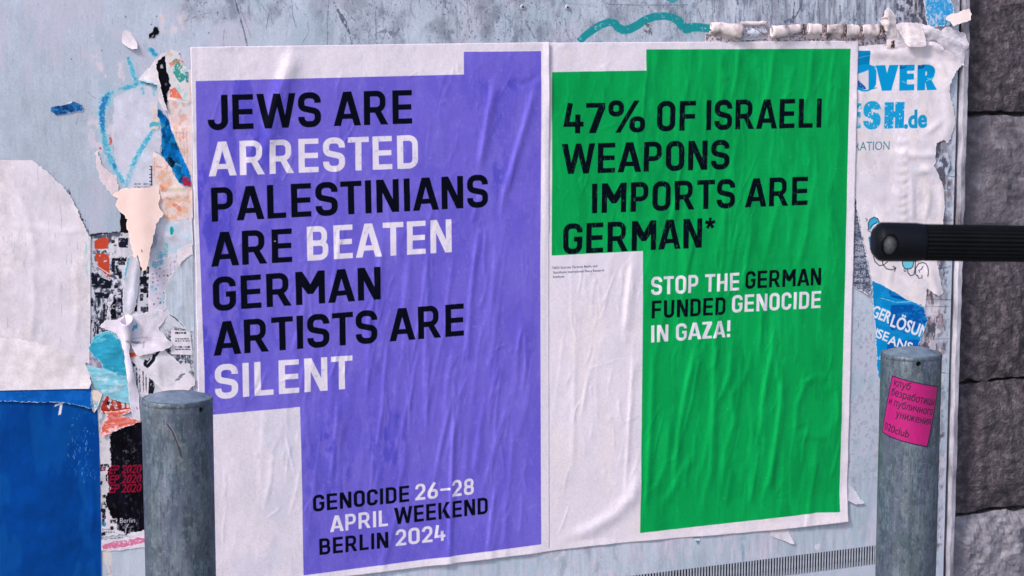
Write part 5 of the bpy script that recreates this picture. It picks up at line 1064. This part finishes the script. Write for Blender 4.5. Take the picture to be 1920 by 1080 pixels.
# --- the rolled, peeled strip along the top
roll_m = noise_mat('roll_paper', lin(118, 104, 112), lin(234, 218, 218), 30, .7, 0, 90, .0004, None, lin(228, 214, 218))
rust_m = noise_mat('roll_stain', lin(70, 52, 50), lin(150, 130, 132), 60, .85, 0, 120, .002)
def roll(x0, y0, x1, y1, r0, r1, label, turn=1.55, seed=0, skirt=0, mat=None, squash=.8):
    """a strip of paper rolled about a nearly level axis, from survey point to survey point; r in mm"""
    r = random.Random(seed); a = P3(x0, y0); b = P3(x1, y1); n = 14; k = 26; v = []; f = []
    for i in range(n):
        t = i/(n-1); ra = (r0+(r1-r0)*t)*.001*(1+r.uniform(-.06, .06)); cx = a.x+(b.x-a.x)*t; cz = a.z+(b.z-a.z)*t+r.uniform(-.0005, .0005)
        for j in range(k):
            s = j/(k-1); an = -math.pi*.5+s*2*math.pi*turn*.62; rr_ = ra*(1-.32*s)+r.uniform(-.00008, .00008)+.0005*math.sin(t*9+s*7+seed)
            v.append((cx+r.uniform(-.0003, .0003), -.0025-ra*squash-math.cos(an+math.pi)*rr_*squash*-1, cz+math.sin(an)*rr_))
    for i in range(n-1):
        for j in range(k-1): q = i*k+j; f.append((q, q+k, q+k+1, q+1))
    if skirt:
        base = len(v)
        for i in range(n):
            t = i/(n-1); o0 = v[i*k]
            v.append((o0[0], -.002, o0[2]-.001)); v.append((o0[0], -.0016, o0[2]-skirt*.001+r.uniform(-.001, .001)))
        for i in range(n-1):
            q = base+i*2; f.append((i*k, q, q+2, (i+1)*k)); f.append((q, q+1, q+3, q+2))
    me = pydata('paper_roll', v, f); o = link('paper_roll', me, mat or roll_m); s2 = o.modifiers.new('s', 'SOLIDIFY'); s2.thickness = .0004
    tag(o, label, 'paper roll', 'rolled peelings along the top of the green poster'); return o
roll(1329, 49, 1385, 57, 8, 14, 'leftmost peeled paper roll, flaring cone with an open dark end by the teal line', seed=1, skirt=6, squash=.55)
roll(1386, 44, 1434, 43, 4, 3.6, 'thin tight paper roll lying along the top of the second bulge', seed=2, skirt=0)
torn('bulged_paper', 'blue-white bulged sheet below the thin tight roll, second from the left', 'torn poster', [(1384, 46), (1400, 48), (1412, 50), (1432, 47), (1437, 58), (1437, 72), (1425, 74), (1404, 75), (1388, 74), (1382, 66)], 4, (206, 204, 220), lambda c: (c.tint((176, 190, 214), .7, 14, 10, -.1), c.tint((110, 96, 104), .7, 4, 6, .5, octv=4), c.line([(1411, 50), (1420, 60), (1436, 66)], 1.5, (70, 56, 60), .8, rough=.5)), jag=.9, lift=plus(bulge(1408, 62, 20, 10, 6), fold([(1411, 49), (1420, 60), (1437, 67)], 2.5, 3)), crinkle=.8, seed=70, step=3)
roll(1441, 60, 1497, 52, 12.5, 7, 'cream paper cone tilted up to the right, with a dark slit at its left end', seed=3, skirt=0, squash=.6)
roll(1511, 53, 1537, 53, 9.5, 8.5, 'short smooth peeled paper roll right after the tilted cream cone', seed=4, skirt=9, squash=.4)
roll(1546, 54, 1577, 53, 8, 9.5, 'peeled paper roll just left of the rust-brown knot', seed=5, skirt=9, squash=.4)
roll(1582, 55, 1607, 55, 10.5, 9, 'peeled paper roll between two rust-brown knots', seed=6, skirt=6, squash=.45)
roll(1612, 54, 1643, 55, 9, 10.5, 'last peeled paper roll, just left of the crumpled peak', seed=7, skirt=6, squash=.45)
def tie(x, y0, y1, wd, label, sd):
    r = random.Random(sd); pts = [(x-wd/2, y0), (x+wd/2, y0+1), (x+wd*.6, (y0+y1)/2), (x+wd/2, y1), (x-wd/2, y1-1), (x-wd*.5, (y0+y1)/2)]
    o = torn('stained_knot', label, 'paper knot', pts, 8, (150, 132, 136), lambda c: (c.tint((70, 48, 42), .9, 4, 5, -.1, octv=4, soft=.3), c.tint((200, 186, 190), .8, 3, 4, .3)), jag=2.0, fringe=(120, 96, 90), fw=.5, lift=lambda px, py: 4+2*np.cos((px-x)/wd*2.5), crinkle=1.6, seed=sd, step=3, group='stained knots between the paper rolls')
tie(1381, 46, 74, 9, 'faint grey stained crease between the first and second roll', 60); tie(1500, 44, 66, 12, 'grey stained knot right of the tilted cream roll', 61); tie(1541, 44, 72, 9, 'brown stained knot left of the fifth roll', 62); tie(1579, 44, 72, 7, 'rust-brown stained knot right of the fifth roll', 63); tie(1610, 46, 72, 9, 'rust-brown stained knot left of the seventh roll', 64); tie(1646, 46, 68, 12, 'darkest brown stained knot right of the seventh roll', 65)
torn('under_roll_sheet', 'grimy pale sheet showing beneath the rolled peelings, right half', 'torn poster', [(1322, 62, 0), (1400, 66), (1530, 66), (1608, 66), (1680, 66), (1682, 90), (1670, 93), (1640, 92), (1602, 92, 0), (1322, 84, 0)], .4, (206, 198, 212), lambda c: (c.tint((120, 112, 128), .8, 8, 8, .1, octv=5), c.tint((84, 62, 58), .7, 5, 7, .55, octv=4)), jag=.8, seed=47)
torn('crumpled_peak', 'crumpled white paper peak sticking up with a brown stain, left of the pocket fold', 'torn poster',
     [(1644, 37), (1654, 32), (1657, 20), (1662, 14), (1670, 20), (1677, 30), (1679, 42), (1675, 48), (1678, 62), (1679, 74), (1668, 78), (1660, 70), (1652, 56), (1650, 46)], 7, (222, 210, 216), lambda c: (c.line([(1646, 36), (1653, 33), (1661, 36)], [4, 6, 4], (140, 108, 110), .85, wear=.15), c.line([(1650, 52), (1655, 60), (1651, 66)], [3, 6, 4], (84, 54, 46), .8, wear=.25)), jag=1.0, crinkle=1.6, lift=plus(bulge(1662, 50, 12, 22, 2), fold([(1661, 18), (1663, 40), (1656, 70)], 2.2, 3), fold([(1650, 44), (1678, 46)], 2, 3), fold([(1668, 50), (1676, 72)], 1.8, 3)), seed=48, step=3)
torn('pocket_fold', 'boxy folded white paper pocket hanging below the top right peelings', 'torn poster',
     [(1676, 46), (1692, 42), (1720, 44), (1724, 60), (1727, 78), (1726, 86), (1708, 88), (1694, 86), (1690, 80), (1684, 66), (1678, 54)], 9, (222, 210, 216), lambda c: (c.tint((200, 190, 204), .6, 10, 8, .1), c.noise(.04, 16, 4)), jag=.8, crinkle=.9, lift=lambda x, y: 4+6*np.clip((y-44)/40, 0, 1)+3*np.clip((x-1690)/6, 0, 1), seed=49, step=4)
torn('rust_stub', 'small pale stub of paper with a brown rusty end, right above the green poster corner', 'paper scrap', [(1660, 74), (1676, 74), (1677, 92), (1660, 92)], 5, (214, 200, 204), lambda c: (c.poly([(1668, 76), (1677, 76), (1677, 93), (1667, 93)], (96, 74, 66), .95, wear=.1), c.tint((40, 34, 30), .7, 4, 5, .2, region=(1666, 74, 1678, 93))), jag=.8, crinkle=1, lift=bulge(1668, 80, 8, 10, 4), seed=50, step=4)

# ================================================================== BOLLARDS
def bollard_canvas(seed, scratch):
    """unrolled around the post: width = circumference, height = post height; drawn in metres"""
    C_ = Canvas(0, 2*math.pi*RB, 0, HB, 2200, (108, 122, 138)); st0 = RS.get_state(); RS.seed(seed)
    C_.noise(.06, 18, 240, octv=5); C_.noise(.09, 60, 60, octv=5); C_.noise(.05, 4, 5, octv=2); C_.noise(.05, 4, 90, octv=3)
    def t2(col, a, sx, sy, thr, soft=.4, octv=5):
        C_.blend(0, 0, sstep(fbm(C_.h, C_.w, sx, sy, octv), thr, thr+soft), col, a)
    t2((74, 98, 116), .6, 30, 90, .1); t2((132, 146, 166), .55, 22, 40, .3); t2((96, 114, 124), .4, 60, 200, .1); t2((150, 160, 172), .45, 14, 20, .55, .3); t2((98, 104, 138), .4, 30, 160, .25); t2((168, 178, 190), .4, 8, 9, .9, .3)
    t2((56, 74, 90), .5, 6, 26, .75, .4)
    for k in range(26):
        x = RS.uniform(0, C_.x1); z = HB-RS.uniform(.01, .2); L = RS.uniform(.05, .25); c0 = random.choice([(140, 152, 166), (84, 98, 114), (122, 120, 150), (66, 80, 94)]); ws_ = RS.uniform(.0006, .004)
        C_.loops([[(x, z), (x+ws_, z), (x+ws_*.7+RS.uniform(-.001, .001), z-L), (x, z-L)]], c0, RS.uniform(.2, .5), wear=.3, ws=8)
    for k in range(340):
        x = RS.uniform(0, C_.x1); z = HB-RS.uniform(0, .34)**1.0; L = RS.uniform(.002, .02)
        C_.loops([[(x, z), (x+RS.uniform(.0003, .0010), z), (x+RS.uniform(-.002, .002), z-L)]], random.choice([(60, 74, 90), (150, 162, 176), (78, 92, 108)]), RS.uniform(.3, .8))
    if scratch: scratch(C_)
    RS.set_state(st0); return C_
RB, HB = .0505, None
YB = -.30
def place_bollard(xl, xr, ytop):
    c = (xl+xr)/2; p = P3(c, ytop, YB); return p
pa = place_bollard(265, 398.5, 735); pb = place_bollard(1652, 1766, 652)
# radius that gives the seen widths at that distance
def rad(p, wpx): return wpx/2*((p-CAM)@FWD)/FPX*.998
RB = (rad(pa, 133)+rad(pb, 113.5))/2

def bollard(p, label, seed, scratch, hole_px, tint):
    global HB
    HB = p.z
    root = empty('bollard', (p.x, p.y, 0), label, 'bollard', 'galvanised steel bollards before the wall')
    cv = bollard_canvas(seed, scratch); img = cv.image('bollard_zinc')
    mt, n_t, b = base_mat('galvanised_steel', rough=.5, metal=.35)
    ti = N(n_t, 'ShaderNodeTexImage'); ti.image = img; ti.extension = 'REPEAT'
    hs = N(n_t, 'ShaderNodeHueSaturation'); hs.inputs['Value'].default_value = tint
    n_t.links.new(ti.outputs[0], hs.inputs['Color']); n_t.links.new(hs.outputs[0], b.inputs['Base Color'])
    tcn = N(n_t, 'ShaderNodeTexCoord'); vo = N(n_t, 'ShaderNodeTexNoise'); vo.inputs['Scale'].default_value = 34; vo.inputs['Detail'].default_value = 7
    mr = N(n_t, 'ShaderNodeMapRange'); mr.inputs[3].default_value = .38; mr.inputs[4].default_value = .72
    n_t.links.new(tcn.outputs['Object'], vo.inputs[0]); n_t.links.new(vo.outputs[0], mr.inputs[0]); n_t.links.new(mr.outputs[0], b.inputs['Roughness'])
    bp = N(n_t, 'ShaderNodeBump'); bp.inputs['Distance'].default_value = .0016; bp.inputs['Strength'].default_value = .8
    n_t.links.new(vo.outputs[0], bp.inputs['Height']); n_t.links.new(bp.outputs[0], b.inputs['Normal'])
    # post: lathe
    n = 96; prof = [(RB, 0), (RB, .3), (RB, .6), (RB, HB-.12), (RB, HB-.03), (RB, HB-.0155), (RB*.996, HB-.0148), (RB*1.004, HB-.0140), (RB*1.008, HB-.0115), (RB*.998, HB-.0095), (RB*.985, HB-.008)]
    rr_ = random.Random(seed); v = []; f = []
    for (r, z) in prof:
        for i in range(n):
            a = 2*math.pi*i/n; jr = 1+(.004*math.sin(a*3+seed)+rr_.uniform(-.0025, .0025) if z > HB-.0150 else 0); v.append((r*jr*math.cos(a), r*jr*math.sin(a), z+(rr_.uniform(-.0006, .0006) if z > HB-.02 else 0)))
    for j in range(len(prof)-1):
        for i in range(n): f.append((j*n+i, j*n+(i+1) % n, (j+1)*n+(i+1) % n, (j+1)*n+i))
    f.append(tuple(range(n))[::-1]); f.append(tuple((len(prof)-1)*n+i for i in range(n)))
    me = pydata('post', v, f); o = link('post', me, mt)
    hx, hz, hr = hole_px
    bm = bmesh.new(); bmesh.ops.create_cone(bm, cap_ends=True, segments=20, radius1=hr, radius2=hr, depth=.03)
    cut = bpy.data.meshes.new('cut'); bm.to_mesh(cut); bm.free(); co = bpy.data.objects.new('cut', cut); COL.objects.link(co)
    d = Vector((math.cos(hx), math.sin(hx), 0)); co.matrix_world = Matrix.Translation(d*RB+Vector((0, 0, hz))) @ d.to_track_quat('Z', 'Y').to_matrix().to_4x4()
    md = o.modifiers.new('b', 'BOOLEAN'); md.object = co; md.operation = 'DIFFERENCE'; md.solver = 'EXACT'
    bpy.context.view_layer.update(); dg = bpy.context.evaluated_depsgraph_get(); nm = bpy.data.meshes.new_from_object(o.evaluated_get(dg)); o.modifiers.clear(); o.data = nm; nm.name = 'post'
    bpy.data.objects.remove(co)
    if not nm.materials: nm.materials.append(mt)
    uvl = nm.uv_layers.get('UVMap') or nm.uv_layers.new(name='UVMap')
    for pl in nm.polygons:
        pl.use_smooth = True; cs = [nm.vertices[i].co for i in pl.vertices]; us = [(math.atan2(c.y, c.x)/(2*math.pi)) % 1 for c in cs]
        if max(us)-min(us) > .5: us = [u+1 if u < .5 else u for u in us]
        for li, u, c in zip(pl.loop_indices, us, cs): uvl.data[li].uv = (u, c.z/HB)
    for e in nm.edges: pass
    nm.set_sharp_from_angle(angle=R(50))
    o.parent = root
    # domed cap, slightly dented, with a weld bead under it
    v = []; f = []; rings = 14
    for j in range(rings+1):
        t = j/rings; r = RB*.992*t; 
        for i in range(n):
            a = 2*math.pi*i/n; z = HB-.0105+.0115*(1-t**2.4)+.0006*math.sin(a*2+seed)*t+rr_.uniform(-.00008, .00008); v.append((r*math.cos(a), r*math.sin(a), z))
    for j in range(rings):
        for i in range(n): f.append((j*n+i, (j+1)*n+i, (j+1)*n+(i+1) % n, j*n+(i+1) % n))
    cm = noise_mat('cap_zinc', lin(92, 108, 128), lin(134, 148, 168), 60, .55, .3, 90, .0012, None, lin(110, 126, 148))
    cap = link('cap', pydata('cap', v, f), cm); cap.parent = root
    return root
def front_angle(p, off):
    """angle around the post of a point off (fraction of radius) to the right of what faces the camera"""
    tocam = math.atan2(CAM.y-p.y, CAM.x-p.x); return tocam+math.asin(off)
def scr1(c):
    L = 2*math.pi*RB; tocam = math.atan2(CAM.y-pa.y, CAM.x-pa.x)
    def q(px, py):
        off = max(-.98, min(.98, (px-331.5)/66.5)); an = (tocam+math.asin(off)) % (2*math.pi); z = pa.z-(py-762)/1330.; return an/(2*math.pi)*L, z
    def ln(pts, w_, col, al):
        P = [q(*p) for p in pts]; w_ = w_/1330.
        c.loops([[(x-w_/2, z) for x, z in P]+[(x+w_/2, z) for x, z in P[::-1]]], col, al)
    ln([(312, 809), (322, 822), (330, 842), (336, 862), (337, 872)], 3.4, (74, 58, 62), .9); ln([(316, 808), (326, 826), (334, 850)], 1.2, (190, 196, 206), .7)
    ln([(318, 766), (326, 776), (325, 790), (312, 788)], 1.6, (70, 80, 96), .8); ln([(333, 868), (338, 876), (332, 880)], 7, (150, 160, 176), .5)
    ln([(384, 852), (396, 856), (397, 872)], 1.4, (50, 60, 74), .9); ln([(278, 820), (300, 870), (290, 920)], 2, (130, 144, 160), .4)
    ln([(296, 902), (304, 898), (300, 912)], 3, (60, 74, 92), .5)
b1 = bollard(pa, 'left grey steel bollard with a curved scratch, in front of the violet poster', 21, scr1, (front_angle(pa, .66), pa.z-.0185, .0036), .62)
b2 = bollard(pb, 'right grey steel bollard carrying a magenta sticker, near the right edge', 33, None, (front_angle(pb, .24), pb.z-.0180, .0042), .66)

# ---- magenta sticker, bent around the right bollard
SW, SH = .085, .0985
cs = Canvas(0, SW, 0, SH, 9000, (164, 10, 104)); cs.noise(.02, 60, 60); cs.noise(.015, 3, 3, octv=2); K = (40, 10, 48)
b_ = .0017
for L in ([(0, 0), (SW, 0), (SW, b_), (0, b_)], [(0, SH-b_), (SW, SH-b_), (SW, SH), (0, SH)], [(0, 0), (b_, 0), (b_, SH), (0, SH)], [(SW-b_, 0), (SW, 0), (SW, SH), (SW-b_, SH)]): cs.loops([L], K)
for t, x0, x1, z in (('клуб', .0065, .034, .0835), ('безработицы', .0055, .0815, .0675), ('и публичного', .0045, .0815, .0515), ('унижения', .022, .0815, .0355), ('020club', .0055, .050, .0085)):
    fnt(cs, t, (x0, z), (x1, z), .0115, K, bold=.022)
sim = cs.image('sticker_print')
def sticker():
    tocam = math.atan2(CAM.y-pb.y, CAM.x-pb.x); ang = R(-12.5); n = 30; m_ = 30; v = []; f = []; uvs = []
    ppm = FPX/((pb-CAM)@FWD)
    # centre of the sticker, in metres along the skin and up
    cs_, cz = math.asin((1709-1709)/57.)*RB, pb.z-112/ppm
    for j in range(m_+1):
        for i in range(n+1):
            u, w_ = i/n, j/m_; a = (u-.5)*SW; b = (w_-.5)*SH; s = a*math.cos(ang)-b*math.sin(ang)+cs_; z = a*math.sin(ang)+b*math.cos(ang)+cz
            th = tocam+s/RB; rr_ = RB+.0005+.0006*max(0, u-.93)/.07*(1 if w_ < .9 else 0); v.append((rr_*math.cos(th), rr_*math.sin(th), z)); uvs.append((u, w_))
    for j in range(m_):
        for i in range(n): q = j*(n+1)+i; f.append((q, q+1, q+n+2, q+n+1))
    me = pydata('sticker', v, f); ul = me.uv_layers.new(name='UVMap')
    for l in me.loops: ul.data[l.index].uv = uvs[l.vertex_index]
    return me
mt, n_t, b = base_mat('sticker_vinyl', rough=.35, spec=.5); ti = N(n_t, 'ShaderNodeTexImage'); ti.image = sim; ti.extension = 'EXTEND'; n_t.links.new(ti.outputs[0], b.inputs['Base Color']); bump(n_t, b, 60, .0004)
stk = link('sticker', sticker(), mt); stk.location = (pb.x, pb.y, 0); tag(stk, 'magenta square sticker with dark Cyrillic lettering wrapped round the right bollard', 'sticker')

# ================================================================== HANDLEBAR reaching in from the right
def handlebar():
    dist = 1.95; A = CAM+ray(1636, 453)*dist; Bp = CAM+ray(2500, 466)*(dist+.14)
    ax = (Bp-A).normalized(); up = (UPV-ax*UPV.dot(ax)).normalized(); fr = ax.cross(up).normalized()
    if fr.dot(CAM-A) < 0: fr = -fr
    k = dist/FPX                                            # metres per survey pixel there
    root = empty('handlebar', A, 'black ribbed handlebar grip reaching in from the right edge before the white advert', 'handlebar')
    rub = noise_mat('grip_rubber', (.001, .0014, .003), (.003, .004, .007), 60, .6, 0, 300, .0003, None, None, .12)
    rub2 = noise_mat('grip_cap_rubber', (.0012, .002, .005), (.003, .004, .009), 40, .55, 0, 200, .0003, None, None, .14)
    def lathe(name, prof, mat, n=72, ribs=0, rd=0, closed=True):
        v = []; f = []
        for (s, r, rx) in prof:
            for i in range(n):
                a = 2*math.pi*i/n; rr_ = r*k*(1-(rd if rx else 0)*(.5-.5*math.tanh(3*math.cos(ribs*a)+.6)) if ribs else 1)
                p_ = ax*(s*k)+up*(math.cos(a)*rr_)+fr*(math.sin(a)*rr_); v.append(p_)
        for j in range(len(prof)-1):
            for i in range(n): f.append((j*n+i, j*n+(i+1) % n, (j+1)*n+(i+1) % n, (j+1)*n+i))
        f.append(tuple(range(n))[::-1]); f.append(tuple((len(prof)-1)*n+i for i in range(n)))
        o = link(name, pydata(name, v, f), mat); o.parent = root; o.data.set_sharp_from_angle(angle=R(45)); return o
    # end piece: bevelled nose, with a round window facing the street
    nose = lathe('end_cap', [(0, 21, 0), (1, 24, 0), (5, 28.5, 0), (10, 33.5, 0), (13, 35.4, 0), (17, 36.3, 0), (28, 36.4, 0), (80, 36, 0), (92, 34.6, 0), (95, 34, 0)], rub2)
    grip = lathe('grip', [(96, 32.0, 0), (97, 34.2, 1), (105, 34.2, 1), (420, 34.2, 1), (421, 32, 0)], rub, n=288, ribs=26, rd=.11)
    ring_ = lathe('grip_collar', [(421.5, 37, 0), (424, 39, 0), (440, 39, 0), (443, 37, 0)], rub2)
    bar = lathe('bar_tube', [(444, 24, 0), (1100, 24, 0)], noise_mat('bar_metal', (.02, .02, .022), (.04, .04, .045), 20, .3, .8))
    # window: cut into the nose
    bm = bmesh.new(); bmesh.ops.create_cone(bm, cap_ends=True, segments=28, radius1=17*k, radius2=17*k, depth=24*k)
    bmesh.ops.scale(bm, vec=(.95, 1.2, 1), verts=bm.verts)
    cut = bpy.data.meshes.new('cut'); bm.to_mesh(cut); bm.free(); co = bpy.data.objects.new('cut', cut); COL.objects.link(co)
    fdir = (fr*.96-up*.14-ax*.18).normalized(); cen = ax*(25*k)-up*(7*k)+fr*(33*k)
    mw = Matrix((ax, -fdir.cross(ax).normalized(), fdir)).transposed().to_4x4(); mw.translation = cen
    bpy.context.view_layer.update(); co.matrix_world = Matrix.Translation(A) @ mw
    md = nose.modifiers.new('b', 'BOOLEAN'); md.object = co; md.operation = 'DIFFERENCE'; md.solver = 'EXACT'
    bpy.context.view_layer.update(); dg = bpy.context.evaluated_depsgraph_get(); nm = bpy.data.meshes.new_from_object(nose.evaluated_get(dg)); nose.modifiers.clear(); nose.data = nm; nm.set_sharp_from_angle(angle=R(40))
    bpy.data.objects.remove(co)
    bm = bmesh.new(); bmesh.ops.create_uvsphere(bm, u_segments=24, v_segments=12, radius=1)
    for v in bm.verts: v.co = mw @ Vector((v.co.x*14*k, v.co.y*19*k, -11*k+v.co.z*5*k))
    me = bpy.data.meshes.new('end_plug'); bm.to_mesh(me); bm.free(); me.polygons.foreach_set('use_smooth', [True]*len(me.polygons))
    pl = link('end_plug', me, noise_mat('plug_metal', (.01, .012, .016), (.12, .13, .15), 160, .4, .3, 200, .0006)); pl.parent = root
    # the steering post and base it belongs to stand outside the frame
    foot = ax*(1100*k)+A; v = []; f = []; n = 20; down = Vector((.06, 0, -1))
    for j, (t, r) in enumerate(((0.03, .018), (-.0, .018), (-.4, .018), (-(foot.z-.12), .021))):
        for i in range(n):
            a = 2*math.pi*i/n; v.append(ax*(1100*k)+Vector((math.cos(a)*r-t*.1, math.sin(a)*r, t)))
    for j in range(3):
        for i in range(n): f.append((j*n+i, j*n+(i+1) % n, (j+1)*n+(i+1) % n, (j+1)*n+i))
    f.append(tuple(range(n))); f.append(tuple(3*n+i for i in range(n)))
    stm_ = noise_mat('stem_metal', (.02, .02, .022), (.05, .05, .055), 20, .35, .8)
    s = link('steering_post', pydata('steering_post', v, f), stm_); s.parent = root
    bm = bmesh.new(); bmesh.ops.create_cone(bm, cap_ends=True, segments=40, radius1=.11, radius2=.11, depth=.04, matrix=Matrix.Translation(ax*(1100*k)+Vector((.1*(foot.z-.12), 0, .11-foot.z))) @ Matrix.Rotation(R(90), 4, 'X')); bmesh.ops.bevel(bm, geom=[e for e in bm.edges], offset=.012, segments=2, affect='EDGES')
    me = bpy.data.meshes.new('wheel'); bm.to_mesh(me); bm.free(); wh = link('wheel', me, rub); wh.parent = root
    return root
handlebar()
